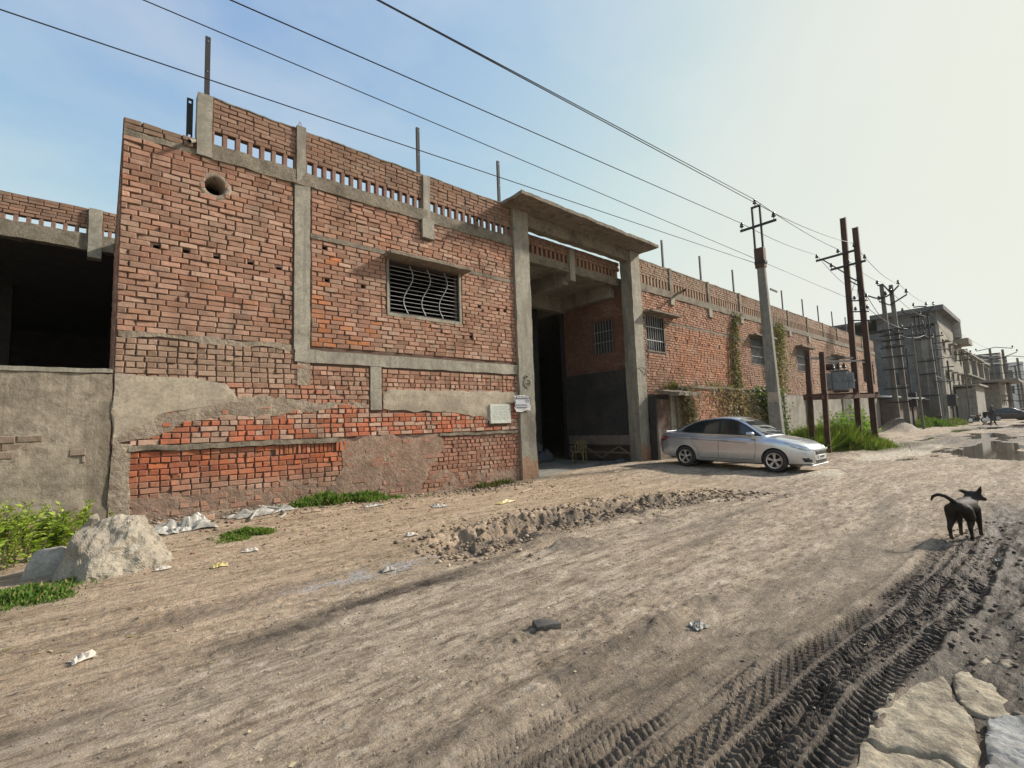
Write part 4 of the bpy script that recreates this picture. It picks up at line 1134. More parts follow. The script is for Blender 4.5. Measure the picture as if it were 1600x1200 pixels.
        wrap('fog_recess', [surf(1.98,.40), surf(2.12,.41), surf(2.17,.36), surf(2.16,.29), surf(2.03,.30)], black)
    mb = MB(); mb.cbox(2.14, 2.235, -.50, .50, .585, .64, .015); mb.build('chrome_bar', M['chrome'], R)
    mb = MB(); mb.cbox(2.15, 2.225, -.42, .42, .48, .585, .012); mb.build('grille', black, R)
    mb = MB(); mb.lathe([(.0,.0),(.035,.0),(.04,-.006)], (2.24, 0, .605), 16, 'x'); mb.build('badge', M['chrome'], R)
    mb = MB(); mb.cbox(2.15, 2.222, -.40, .40, .26, .36, .012); mb.build('lower_grille', black, R)
    mb = MB(); mb.cbox(2.19, 2.235, -.26, .26, .385, .465, .004); pl = mb.build('number_plate', M['plate'], R)
    mb = MB()
    for k in range(8): mb.box(2.236, 2.238, -.20+k*.052, -.165+k*.052, .40, .45)
    o = mb.build('plate_marks', black, pl); o['kind'] = 'stuff'
    mb = MB(); mb.cbox(1.95, 2.20, -.66, .66, .195, .225, .01); mb.build('front_lip', paint, R)
    mb = MB(); mb.cbox(-2.24, -2.02, -.62, .62, 1.055, 1.085, .012); mb.build('boot_spoiler', paint, R)
    return R
mpaint, nt, b = newmat('silver_paint')
b.inputs['Base Color'].default_value = (.60,.62,.65,1); b.inputs['Metallic'].default_value = .7; b.inputs['Roughness'].default_value = .24
b.inputs['Coat Weight'].default_value = .6; b.inputs['Coat Roughness'].default_value = .06
dn = noise(nt, opos(nt), 5, 6, .65); zc = N(nt, 'SeparateXYZ'); tcx = N(nt, 'TexCoord'); L(nt, tcx.outputs['Object'], zc.inputs[0])
dust = math_(nt, 'MULTIPLY', mrange(nt, zc.outputs[2], .55, .18), mrange(nt, dn, .3, .6, .2, .8))     # road dust thrown on the sills
L(nt, mixc(nt, dust, (.60,.62,.65), (.40,.35,.29)), b.inputs['Base Color']); L(nt, mrange(nt, dust, 0, 1, .24, .8), b.inputs['Roughness'])
M['silver'] = mpaint
M['car_black'] = plain('car_black', (.018,.018,.02), .4); M['car_grey'] = plain('car_grey', (.16,.16,.165), .5); M['crease_shade'] = plain('crease_shade', (.20,.205,.22), .4, .4)  # includes the dark tone painted for the waist crease shade
M['tyre'] = grainy('tyre', (.028,.026,.024), (.05,.045,.04), 12, .85, .2, .003, 60, space='o')
M['alloy'] = plain('alloy', (.55,.55,.56), .3, .8); M['chrome'] = plain('chrome', (.8,.8,.82), .12, 1.0)
M['lamp_clear'] = plain('lamp_clear', (.45,.47,.50), .08, .3); M['lamp_red'] = plain('lamp_red', (.22,.012,.015), .12)
M['plate'] = plain('plate', (.68,.68,.64), .5)
mg, nt, b = newmat('car_glass'); b.inputs['Base Color'].default_value = (.022,.026,.028,1); b.inputs['Roughness'].default_value = .05; b.inputs['Coat Weight'].default_value = .5
M['car_glass'] = mg
CAR = make_sedan(M['silver'], M['car_glass'], 'silver four-door sedan parked nose out beside the gateway')
zr_ = (ground_height(14.0, 7.77)+ground_height(15.5, 7.77))/2+.005; zf_ = (ground_height(14.0, 5.17)+ground_height(15.5, 5.17))/2+.005
CAR.location = (14.74, 6.5, (zr_*1.33+zf_*1.27)/2.6); CAR.rotation_euler = (0, math.atan2(zr_-zf_, 2.6), math.radians(-90))
# ================================================================ POLES, TRANSFORMER, WIRES
M['pole_conc'] = grainy('pole_concrete', (.19,.178,.15), (.27,.255,.215), 2, .9, .3, .006, 30, stain=(.15,.135,.11), streak=True)
M['pole_backlit'] = grainy('backlit_pole', (.115,.105,.09), (.185,.17,.145), 2, .9, .3, .006, 30, stain=(.07,.06,.05), streak=True)  # pole concrete darkened: backlit silhouette put into the colour
M['insul'] = plain('insulator_glaze', (.03,.02,.018), .2)
M['trafo'] = grainy('trafo_paint', (.13,.155,.175), (.18,.205,.225), 3, .5, .15, .003, 30, stain=(.10,.07,.05))
INS = [(.012,-.10),(.012,.0),(.055,.0),(.075,.03),(.06,.06),(.045,.07),(.06,.09),(.05,.125),(.03,.14),(.04,.16),(.02,.18),(0,.18)]
def insulator(parent, p, sc=1.0):
    mb = MB(); mb.lathe([(r*sc, z*sc) for r, z in INS], (0,0,0), 10)
    o = mb.build('insulator', M['insul'], parent, True); o.location = p; return o
def ibeam(mb, a, b, w=.16, d=.2, t=.018):
    """I-section from a (bottom) to b (top); flanges face Y"""
    a, b = Vector(a), Vector(b); x = Vector((1,0,0)); y = Vector((0,1,0))
    for (cx, cy, hx, hy) in ((0, -d/2, w/2, t/2), (0, d/2, w/2, t/2), (0, 0, t/2, d/2)):
        q = []
        for p in (a, b):
            q.append([p + x*(cx+sx*hx) + y*(cy+sy*hy) for sx, sy in ((-1,-1),(1,-1),(1,1),(-1,1))])
        for k in range(4): mb.quad(q[0][k], q[0][(k+1) % 4], q[1][(k+1) % 4], q[1][k])
        mb.quad(*q[1]); mb.quad(*reversed(q[0]))
# ---- concrete line pole with steel head frame
PX_, PY_ = 17.3, 6.24
P1 = empty('utility_pole', (PX_, PY_, 0), label='tapered concrete utility pole with steel loop head behind the silver sedan', cat='utility pole')
mb = MB(); H_ = 7.38; dy = .10
rows_ = []
for i in range(15):
    t = i/14; w, d = .215-.10*t, .13-.05*t
    rows_.append([(-d+.0, -w+dy*t, -.3+(H_+.3)*t), (d, -w+dy*t, -.3+(H_+.3)*t), (d, w+dy*t, -.3+(H_+.3)*t), (-d, w+dy*t, -.3+(H_+.3)*t)])
for i in range(14):
    for k in range(4): mb.quad(rows_[i][k], rows_[i][(k+1) % 4], rows_[i+1][(k+1) % 4], rows_[i+1][k])
mb.quad(*rows_[-1]); o = mb.build('shaft', M['pole_conc'], P1, fixn=True)
bv = o.modifiers.new('b', 'BEVEL'); bv.width = .02; bv.segments = 2
mb = MB(); mb.box(-.105, .105, -.155+dy, .155+dy, 6.72, 7.42); mb.build('head_clamp', M['rust'], P1)
mb = MB()
for y in (-.12, .14): mb.box(-.03, .03, y-.03+dy, y+.03+dy, 7.3, 8.95)
mb.box(-.035, .035, -.15+dy, .17+dy, 8.92, 8.98); mb.build('loop_frame', M['dark_iron'], P1)
mb = MB(); mb.box(.035, .085, -.50, .72, 8.23, 8.31); mb.build('cross_arm', M['dark_iron'], P1)
mb = MB(); mb.box(-.30, .30, -.26, -.23, 5.80, 5.86); mb.build('step_iron', M['dark_iron'], P1)
mb = MB(); mb.box(-.115, .115, -.175+.09, .175+.09, 6.86, 6.95); mb.build('strap', M['dark_iron'], P1)
insulator(P1, (0, .13, 9.06)); insulator(P1, (.06, .66, 8.40)); insulator(P1, (.06, -.42, 8.40))
mb = MB(); mb.box(-.129, -.122, -.15, .17, 2.0, 2.35); mb.build('faded_notice', M['plaster'], P1)
# ---- double-pole transformer structure
T1 = empty('transformer_structure', (23.5, 5.8, 0), label='rusty steel pole structure carrying a transformer platform above tall weeds', cat='pylon')
def rel(p): return (p[0]-23.5, p[1]-5.8, p[2])
for (a, b) in (((25.5, 5.28, -.2), (25.5, 5.24, 9.9)), ((25.5, 5.85, -.2), (25.5, 5.66, 10.5))):
    mb = MB(); ibeam(mb, rel(a), rel(b)); mb.build('steel_post', M['rust_post'] if 'rust_post' in M else M['rust'], T1)
for (a, b) in (((21.5, 6.52, -.2), (21.5, 6.40, 4.15)), ((21.5, 5.98, -.2), (21.5, 5.90, 4.0))):
    mb = MB(); ibeam(mb, rel(a), rel(b), .13, .16); mb.build('steel_leg', M['rust'], T1)
def member(nm, a, b, w, h, mat='dark_iron'):
    mb = MB(); mb.bar(rel(a), rel(b), w, h); return mb.build(nm, M[mat], T1)
member('cross_arm', (25.38, 6.85, 8.78), (25.38, 5.30, 8.83), .06, .09); member('cross_arm', (25.38, 6.30, 8.20), (25.38, 4.95, 8.25), .06, .09)
member('brace', (25.36, 6.55, 8.74), (25.36, 5.62, 7.75), .05, .05); member('brace', (25.36, 5.70, 7.75), (25.36, 5.25, 7.35), .05, .06); member('brace', (25.36, 5.66, 7.55), (25.36, 5.25, 7.15), .05, .05)
for z in (6.55, 6.05, 5.65):
    member('fuse_arm', (25.36, 5.75, z+.05), (25.36, 5.02, z-.08), .05, .05)
for k in range(6): insulator(T1, rel((25.36, 5.5-.22*(k % 3), 6.62-.5*(k//3))), .9)
member('platform_beam', (21.2, 6.0, 2.20), (25.9, 5.10, 2.28), .10, .16, 'rust'); member('platform_beam', (21.2, 6.55, 2.20), (25.9, 5.92, 2.28), .10, .16, 'rust')
for t in (.05, .35, .55, .96):
    x = 21.2+4.7*t; member('platform_joist', (x, 6.7-.7*t, 2.31+.08*t), (x, 5.85-.85*t, 2.31+.08*t), .09, .08, 'rust')
member('upper_beam', (21.3, 6.42, 3.80), (25.7, 5.70, 4.02), .07, .09); member('upper_beam', (21.6, 5.92, 3.62), (25.7, 5.28, 3.85), .06, .08)
for a in ((25.38, 6.80, 8.92), (25.38, 5.95, 8.92), (25.38, 5.32, 9.0), (25.38, 6.26, 8.33), (25.38, 5.6, 8.33), (25.38, 4.98, 8.36)): insulator(T1, rel(a))
TR = empty('transformer', (23.15, 5.92, 2.42), math.radians(9), label='blue-grey oil transformer with cooling fins standing on the steel platform', cat='transformer')
mb = MB(); mb.cbox(-.38, .38, -.42, .12, .06, .86, .02); mb.build('tank', M['trafo'], TR)
mb = MB(); mb.cbox(-.44, .44, -.47, .17, .86, .90, .01); mb.build('lid', M['trafo'], TR)
for k in range(8):
    mb = MB(); mb.cbox(-.36+k*.096, -.34+k*.096, .13, .50, .12, .80, .006); mb.build('cooling_fin', M['trafo_dark'] if 'trafo_dark' in M else M['trafo'], TR)
mb = MB(); mb.cbox(-.40, .36, .48, .52, .10, .82, .01); mb.build('fin_header', M['trafo'], TR)
for k in range(6):
    mb = MB(); mb.cbox(-.32+k*.12, -.30+k*.12, -.60, -.43, .14, .78, .006); mb.build('cooling_fin', M['trafo'], TR)
mb = MB(); mb.box(-.42, .42, -.62, .53, .45, .48); mb.build('stiffener', M['trafo'], TR)
mb = MB(); mb.lathe([(0,-.02),(.05,-.02),(.05,.0)], (-.40, -.15, .47), 12, 'x'); mb.build('drain_valve', M['bar'], TR)
for k in range(3): o = insulator(TR, (-.1, -.32+.2*k, .98), 1.2)
mb = MB(); mb.lathe([(0,-.26),(.14,-.26),(.14,.26),(0,.26)], (.1, .28, 1.10), 14, 'y'); mb.build('conservator', M['rust'], TR)
mb = MB(); mb.box(-.35, .35, -.4, .1, 0, .06); mb.build('skid', M['rust'], TR)
# ---- second and third pole structures further down the road
def pole_pair(x, ys, top, label, width=.3, arms=(), name='pole_structure', rungs=()):
    R = empty(name, (x, ys[0], 0), label=label, cat='pylon')
    for i, y in enumerate(ys):
        mb = MB(); n = 8
        w0, w1 = width/2, width*.33
        for t in range(n):
            pass
        P = []
        for t in (0, 1):
            w = w0 if t == 0 else w1; z = -.3 if t == 0 else top[i]; yy = y-ys[0]+.25*t*(.6 if width < .5 else .3)
            P.append([(-w*.7, yy-w, z), (w*.7, yy-w, z), (w*.7, yy+w, z), (-w*.7, yy+w, z)])
        for k in range(4): mb.quad(P[0][k], P[0][(k+1) % 4], P[1][(k+1) % 4], P[1][k])
        mb.quad(*P[1]); mb.build('shaft', M['pole_backlit'], R, fixn=True)
    for (y0, z0, y1, z1, y2, z2) in arms:               # bent arms: low middle, raised end
        mb = MB(); mb.tube([(-.22, y0-ys[0], z0), (-.22, y1-ys[0], z1), (-.22, y2-ys[0], z2)], .055, 6); mb.build('cross_arm', M['dark_iron'], R)
        insulator(R, (-.22, y0-ys[0], z0+.14), 1.6); insulator(R, (-.22, y2-ys[0], z2+.14), 1.6)
    for z in rungs:
        mb = MB(); mb.box(-.28, -.2, min(ys)-ys[0]-.35, max(ys)-ys[0]+.55, z-.05, z+.05); mb.build('tie_bar', M['dark_iron'], R)
    return R
R2 = pole_pair(43.5, (7.56, 7.02), (10.95, 10.8), 'pair of slim concrete poles with upswept arms standing on a dark soil heap', .36,
          arms=((8.8,10.45,8.1,10.0,7.5,9.95), (7.9,10.9,7.6,10.95,7.2,10.2), (7.5,9.95,7.2,10.1,6.7,10.6), (7.9,9.7,7.3,9.3,6.3,9.85)), rungs=(7.5, 7.1, 6.7, 6.2, 5.5, 4.6, 3.2, 2.2))
for k in range(3):
    for s in range(3):
        mb = MB(); mb.bar((-.3, .5-.35*s, 7.3-k*.45), (-.5, -.05-.35*s, 7.12-k*.45), .05, .05); mb.build('fuse_arm', M['dark_iron'], R2)
R3 = pole_pair(58, (7.85, 7.2), (8.4, 8.3), 'thick pair of plated concrete poles with a black steel head frame', .62,
          arms=((8.85,11.0,8.2,10.5,7.6,10.4), (8.0,11.3,7.6,11.3,7.1,11.2), (7.6,10.4,7.2,10.6,6.6,11.1)), rungs=(8.2, 6.1, 4.9, 2.9, .9))
mb = MB(); mb.box(-.16, .22, -.55, -.08, .2, 8.2); mb.build('plate', M['pole_conc'], R3)
for y in (.2, -.1, -.45, -.75):
    mb = MB(); mb.box(-.1, .0, y-.06, y+.06, 8.2, 10.6); mb.build('head_post', M['dark_iron'], R3)
for z in (8.4, 9.2, 10.4):
    mb = MB(); mb.box(-.12, -.02, -.95, .55, z-.06, z+.06); mb.build('head_rail', M['dark_iron'], R3)
for z, dz in ((7.1,.3), (6.3,.2), (4.2,.25)):
    for k in range(4):
        mb = MB(); mb.bar((-.2, -.7-.3*k, z+.1*k % .3), (-.5, -1.3-.3*k, z-.15), .09, .06); mb.build('fuse_arm', M['dark_iron'], R3)
for (x, y, h, lab) in ((52.0, 8.0, 6.9, 'thin dark steel pole with short cross arm between the concrete pole pairs'), (66.0, 6.95, 6.6, 'thin dark steel pole before the pale mill building')):
    R4 = empty('steel_pole', (x, y, 0), label=lab, cat='pole')
    mb = MB(); mb.tube([(0,0,-.2),(0,0,h)], .07, 7); mb.build('shaft', M['dark_iron'], R4)
    mb = MB(); mb.box(-.04,.04,-.45,.45,h-.7,h-.6); mb.build('cross_arm', M['dark_iron'], R4)
    mb = MB(); mb.cbox(-.2,.2,-.35,.35,1.9,3.1,.03); mb.build('switch_box', M['dark_iron'], R4)
for i, (x, ya, h) in enumerate(((100, 5.6, 10.4), (112, 4.6, 9.8), (128, 4.2, 9.2))):
    pole_pair(x, (ya, ya-1.3), (h, h-.3), ('distant concrete pole pair with flat top arm in front of the pale far block', 'distant concrete pole pair standing beyond the flat-armed one', 'farthest concrete pole pair down the road')[i], .4,
              arms=((ya+1.6, h-.2, ya-.5, h+.1, ya-2.2, h-.3), (ya+.5, h-1.6, ya-.6, h-1.7, ya-2.6, h-.9)), rungs=(h-2.6, h-3.8, h-5.4, 2.6))
# ---- wires
def wire(pts, label, r=.009, group='overhead wires'):
    P = []
    for i in range(len(pts)-1):
        a, b, sag = Vector(pts[i][:3]), Vector(pts[i+1][:3]), pts[i][3] if len(pts[i]) > 3 else .0
        for k in range(24):
            t = k/24; q = a.lerp(b, t); q.z -= sag*4*t*(1-t); P.append(q)
    P.append(Vector(pts[-1][:3]))
    c = P[0].copy(); mb = MB(); mb.tube([p-c for p in P], r, 5)
    o = mb.build('wire', M['wire'], None); o.location = c
    return tag(o, label, 'wire', group)
def ext(a, b, k):
    """point beyond a on the line b->a"""
    a, b = Vector(a), Vector(b); return tuple(a+(a-b).normalized()*k)
def run(a, b, k=26): return ext(a, b, k)
wa = (-1.07, 8.0, 6.81); pa = (17.3, 6.50, 6.93)
wire([(*run(wa, pa), 0), (*pa, .0)], 'lowest overhead wire strapped to the side of the concrete pole shaft', .009)
wb_ = (.30, 8.31, 8.0); pb_ = (25.36, 5.75, 6.75)
wire([(*run(wb_, pb_), 0), (*pb_, 0)], 'overhead wire passing behind the pole head down to the transformer fuses', .009)
wc = (1.27, 7.52, 8.0); pc = (17.36, 6.90, 8.55)
wire([(*run(wc, pc), 0), (*pc, .12), (25.38, 6.80, 9.08, .5), (43.28, 8.8, 10.7)], 'overhead wire on the arm-end insulator towards the factory', .011)
wd = (2.9, 6.30, 8.15); pd = (17.3, 6.37, 9.22)
wire([(*run(wd, pd), 0), (*pd, .12), (25.38, 5.95, 9.08, .5), (43.28, 7.2, 11.0)], 'topmost overhead wire on the loop frame insulator', .011)
we = (2.98, 6.16, 8.0); pe = (17.36, 5.82, 8.55)
wire([(*run(we, pe), 0), (*pe, .12), (25.38, 5.32, 9.15, .4), (43.28, 6.7, 10.8, .4), (57.78, 6.6, 11.3)], 'overhead wire on the arm-end insulator towards the road', .011)
for (z, k, d) in ((8.3, .4, 'upper'), (7.6, .5, 'middle'), (7.0, .3, 'lower')):
    wire([(104, 7.0, z+1.5, .5), (170, -14, z+6)], d+' thin distant cable strung away from the pale block over the road', .03, 'distant cables')
wire([(58, 7.4, 5.0, .2), (73, 6.9, 4.6)], 'white sagging service cable by the plated poles', .03, 'service cables')
for i in range(3): wire([(25.36, 5.3-.12*i, 8.3), (25.4, 5.1+.3*i, 6.7)], ('jumper lead dropping from the lower transformer arm to the fuses', 'second jumper lead dropping to the transformer fuses', 'third jumper lead dropping to the transformer fuses')[i], .009, 'jumper leads')
# cable clipped to the right gate pillar
wire([(14.75, 9.80, 3.5, -.05), (15.25, 9.78, 3.3, .0), (15.55, D-.05, 3.9), (15.45, D-.04, 4.4)], 'black cable sagging between the gate pillar and the barred window', .014, 'facade cables')
# ================================================================ BUILDINGS DOWN THE ROAD
shadew = grainy('shaded_grey_wall', (.10,.10,.10), (.17,.168,.16), .35, .95, .4, .02, 3, stain=(.06,.06,.057), streak=True)  # dark grey with the shade of the unlit faces put into the colour
palew = grainy('pale_wall', (.24,.215,.17), (.34,.31,.25), .3, .95, .3, .02, 3, stain=(.13,.115,.09), streak=True)
whitew = grainy('white_wall', (.50,.50,.50), (.60,.60,.60), .3, .95, .2, .02, 3)
dull = grainy('dull_wall', (.22,.205,.175), (.31,.29,.25), .4, .95, .3, .02, 4, stain=(.12,.11,.09))
darkglass = plain('pane', (.03,.035,.04), .15)
def house(name, label, x0, x1, y0, y1, z1, wm, floors=(), nwin=0, wz=(1.0, 2.2), ledge=True, side_win=(), parapet_h=.5):
    R = empty(name, (x0, y0, 0), label=label, cat='building'); W, Dp = x1-x0, y1-y0
    hol = []
    for zf in floors:
        for k in range(nwin):
            cx = W*(k+.5)/nwin; ww = min(.9, W/nwin*.3); hol.append((cx-ww, cx+ww, zf+wz[0], zf+wz[1]))
    mb = MB(); holed_wall(mb, 0, W, -.2, z1, hol, 0, .3); mb.build('front_wall', wm, R)
    sh = [(a, b, c, d) for a, b, c, d in side_win]
    mb = MB(); holed_wall(mb, .3, Dp, -.2, z1, sh, 0, .25, lambda u, d, z: (d, u, z)); mb.build('side_wall', shadew if wm is palew else wm, R)  # side away from the sun takes the darkened wall copy
    mb = MB(); mb.box(.0, W, .3, Dp, z1-.25, z1-.05); rf = mb.build('roof', wm, R)
    mb = MB(); mb.box(W-.25, W, .3, Dp, -.2, z1-.25); mb.build('far_wall', wm, R)
    for (a, b, c, d) in hol:
        f = MB(); f.box(a-.08, b+.08, -.05, .12, c-.08, c); f.box(a, a+.06, .08, .14, c, d); f.box(b-.06, b, .08, .14, c, d); f.box(a, b, .08, .14, d-.06, d)
        w = f.build('window', wm, R)
        g = MB(); g.box(a+.06, b-.06, .20, .22, c, d-.06); g.build('pane', darkglass, w)
        if ledge:
            g = MB(); g.box(a-.25, b+.25, -.55, 0, d+.06, d+.15); g.build('sunshade', dull, w)
    for (a, b, c, d) in sh:
        f = MB(); f.box(-.04, .1, a-.08, b+.08, c-.1, c); w = f.build('window', wm, R)
        g = MB(); g.box(.15, .17, a, b, c, d); g.build('pane', darkglass, w)
    return R
G1 = house('mill_building', 'tall stained grey mill block with flat overhanging roof slab and barred windows', 70, 84, 7.75, 22, 11.2, palew, (0.6, 3.6, 7.0), 3, side_win=((3.2,4.6,4.6,6.0),(8,9.4,4.6,6.0),(3.2,4.6,8.0,9.0)))
mb = MB(); mb.box(-.6, 14, -.6, 6, 12.6, 13.1); mb.build('roof_slab', shadew, G1)
mb = MB(); mb.box(-.3, 14, 6, 16, 12.3, 12.6); mb.build('roof_slab', shadew, G1)
mb = MB(); mb.box(0, 12, 0.1, 5.5, 11.15, 12.6); mb.build('roof_room', shadew, G1)
for y in (8.5, 11.5, 14):
    mb = MB(); mb.box(.1, .5, y, y+.4, 11.15, 12.35); mb.build('roof_column', shadew, G1)
mb = MB(); mb.box(10.5, 14.5, -1.4, 0, 9.6, 10.3); mb.build('balcony', palew, G1)
mb = MB(); mb.lathe([(1.0,-1),(1.0,1)], (12.5, .3, 11.6), 14, 'z'); mb.lathe([(0,1),(1.0,1)], (12.5,.3,11.6), 14, 'z'); mb.build('water_tank', dull, G1)
G2 = house('mill_annex', 'long cream three-storey block with rows of small shaded windows', 85, 128, 7.9, 20, 9.9, palew, (.4, 3.4, 6.4), 9)
mb = MB(); mb.box(0, 43, -.8, 0, 6.05, 6.2); mb.build('ledge', dull, G2)
mb = MB(); mb.box(0, 43, -.7, 0, 9.2, 9.4); mb.build('ledge', dull, G2)
for k in range(4):
    mb = MB(); mb.box(k*10-.25+6, k*10+.25+6, -.5, 0, -.2, 9.9); mb.build('pilaster', dull, G2)
G3 = house('corner_tower', 'plain pale square block rising behind the cream annex', 131, 147, 6.2, 18, 12.2, palew, (3.5, 7.5), 2, ledge=False)
G4 = house('far_white_block', 'distant white block with dark window bands', 175, 200, 4.5, 18, 13, whitew, (3, 7), 4, ledge=False, side_win=((2,6,5,7),(2,6,9,11)))
G5 = house('farther_white_block', 'farthest low white block down the road', 240, 262, .5, 14, 13.0, whitew, (3, 7), 4, ledge=False, side_win=((2,8,4,6),(2,8,8,10)))
G6 = house('gate_house', 'squat grey rendered gate house at the foot of the mill', 76, 86, 5.9, 7.6, 4.2, dull, (), 0)
mb = MB(); mb.box(-.3, 10.4, -.4, 1.9, 4.2, 4.4); mb.build('roof_slab', dull, G6)
G7 = house('porch_block', 'low dark porch block with deep flat canopy', 96, 108, 5.0, 7.6, 5.2, dull, (1.0,), 3)
mb = MB(); mb.box(-2.5, 12.5, -2.0, 3, 5.2, 5.5); mb.build('canopy', dull, G7)
# tin-roof hut between the pole pairs
HT = empty('tin_hut', (48, 8.2, 0), label='dark brick hut with patched sheet-metal roof behind the concrete poles', cat='hut')
mb = MB(); mb.box(0, 12, 0, 1.2, -.2, 2.5); mb.build('wall', grainy('hut_brick', (.10,.075,.06), (.16,.115,.09), 2, .95, .6, .02, 20), HT)
for k in range(8):
    mb = MB(); M_ = Matrix.Translation((k*1.6-.4, -.6, 2.55)) @ Matrix.Rotation(math.radians(8+rnd.uniform(-3,3)), 4, 'X') @ Matrix.Rotation(math.radians(rnd.uniform(-3,3)), 4, 'Y')
    mb.box(0, 1.75, 0, 2.4, 0, .04, M_); mb.build('roof_sheet', plain('sheet%d' % k, ((.34,.35,.36), (.22,.22,.22), (.42,.42,.41), (.28,.25,.22))[k % 4], .55, .3), HT)
mb = MB(); mb.box(11.3, 11.9, -.35, 0, -.2, 2.6); mb.build('post', M['pole_conc'], HT)

# ================================================================ TRAFFIC AND PEOPLE FAR DOWN THE ROAD
M['dark_paint'] = plain('dark_paint', (.03,.022,.024), .25, .2); M['red_paint'] = plain('maroon_paint', (.09,.02,.025), .3, .2); M['white_paint'] = plain('white_paint', (.6,.6,.6), .35)
def recolour(root, paint):
    for ch in root.children:
        if ch.data and ch.data.materials and ch.data.materials[0] == M['silver']:
            ch.data = ch.data.copy(); ch.data.materials[0] = paint
for (x, y, rz, pm, lab) in ((82, 3.9, -62, 'dark_paint', 'black car parked across the far end of the muddy road'), (93, 5.2, -70, 'red_paint', 'maroon car parked behind the black car'), (104, 2.2, -80, 'white_paint', 'distant white car beyond the parked black car')):
    c = copy_tree(CAR); recolour(c, M[pm]); c['label'] = lab; c['group'] = 'cars parked far down the road'
    c.location = (x, y, ground_height(x, y)+.02); c.rotation_euler = (0, 0, math.radians(rz))

def skin_figure(name, verts, edges, radii, mat, parent, sub=2, root=0):
    me = bpy.data.meshes.new(name); me.from_pydata(verts, edges, []); 
    o = bpy.data.objects.new(name, me); col.objects.link(o); o.parent = parent
    m = o.modifiers.new('skin', 'SKIN'); m.use_smooth_shade = True; m.branch_smoothing = .4
    for i, r in enumerate(radii):
        sv = me.skin_vertices[0].data[i]; sv.radius = (r, r) if not isinstance(r, tuple) else r
        sv.use_root = (i == root)
    s = o.modifiers.new('sub', 'SUBSURF'); s.levels = sub; s.render_levels = sub
    dg = bpy.context.evaluated_depsgraph_get()
    nm = bpy.data.meshes.new_from_object(o.evaluated_get(dg)); o.modifiers.clear(); o.data = nm
    nm.materials.clear(); nm.materials.append(mat)
    nm.polygons.foreach_set('use_smooth', [True]*len(nm.polygons))
    return o
PR = empty('person', (58.3, 3.72, ground_height(58.3, 3.72)), math.radians(-60), label='person in dark clothes walking across the far muddy road with a white bag', cat='person')
cl = plain('dark_cloth', (.035,.033,.038), .9); skn = plain('skin', (.16,.085,.055), .6)
V_ = [(0,0,.92),(0,0,1.12),(.02,0,1.35),(.03,0,1.46),(.04,0,1.56),(.05,0,1.68),
      (.0,.10,.88),(.16,.11,.50),(.28,.11,.08),(.40,.12,.04), (.0,-.10,.88),(-.10,-.11,.50),(-.26,-.11,.10),(-.16,-.11,.04),
      (.02,.19,1.38),(-.06,.24,1.10),(.02,.26,.86),(.05,.26,.78), (.02,-.19,1.38),(.08,-.24,1.10),(.20,-.25,.90),(.25,-.25,.84)]
E_ = [(0,1),(1,2),(2,3),(3,4),(4,5),(0,6),(6,7),(7,8),(8,9),(0,10),(10,11),(11,12),(12,13),(2,14),(14,15),(15,16),(16,17),(2,18),(18,19),(19,20),(20,21)]
Rr = [.14,.14,.16,.06,.09,.085,.10,.07,.05,.04,.10,.07,.05,.04,.08,.055,.04,.035,.08,.055,.04,.035]
skin_figure('body', V_, E_, Rr, cl, PR)
mb = MB(); mb.lathe([(0,-.13),(.06,-.11),(.085,-.03),(.09,.04),(.06,.11),(0,.13)], (.05,0,1.64), 12); mb.build('head', skn, PR, True)
mb = MB(); mb.lathe([(.092,.0),(.098,.05),(.07,.12),(0,.145)], (.04,0,1.64), 12); mb.build('hair', M['car_black'], PR, True)
BG = empty('carrier_bag', (58.35, 4.02, .40+ground_height(58.3, 3.9)), label='white carrier bag hanging from the walking person\'s hand', cat='bag')
mb = MB(); mb.lathe([(.02,.42),(.05,.36),(.14,.22),(.16,.06),(.10,0),(0,0)], (0,0,0), 10); mb.build('sack', plain('bag_white', (.7,.7,.68), .6), BG, True)
mb = MB(); mb.tube([(-.05,0,.4),(0,0,.52),(.05,0,.4)], .012, 5); mb.build('handle', plain('bag_white2', (.7,.7,.68), .6), BG)
BK = empty('motorcycle', (70, 5.6, ground_height(70, 5.6)), math.radians(-50), label='dark motorcycle parked beside the grey gate house', cat='motorcycle')
for x in (-.62, .66):
    mb = MB(); mb.lathe([(.22,-.05),(.30,-.04),(.31,0),(.30,.04),(.22,.05),(.22,-.05)], (x,0,.31), 20, 'y'); mb.build('tyre', M['tyre'], BK, True)
    mb = MB(); mb.lathe([(.03,-.05),(.22,-.02),(.22,.02),(.03,.05)], (x,0,.31), 16, 'y'); mb.build('rim', M['alloy'], BK)
mb = MB(); mb.tube([(.66,0,.31),(.48,0,.75),(.38,0,1.0)], .035, 8); mb.build('fork', M['chrome'], BK)
mb = MB(); mb.tube([(.36,-.36,1.04),(.42,-.2,1.02),(.42,.2,1.02),(.36,.36,1.04)], .02, 6); mb.build('handlebar', M['dark_iron'], BK)
mb = MB(); mb.cbox(-.05,.38,-.14,.14,.70,.92,.07); mb.build('fuel_tank', M['red_paint'], BK)
mb = MB(); mb.cbox(-.75,-.05,-.13,.13,.72,.82,.04); mb.build('seat', M['car_black'], BK)
mb = MB(); mb.cbox(-.15,.25,-.14,.14,.28,.62,.05); mb.build('engine', M['dark_iron'], BK)
mb = MB(); mb.tube([(-.62,0,.31),(-.1,0,.45),(.4,0,.85)], .03, 6); mb.tube([(-.62,0,.31),(-.5,0,.72)], .025, 6); mb.build('frame', M['dark_iron'], BK)
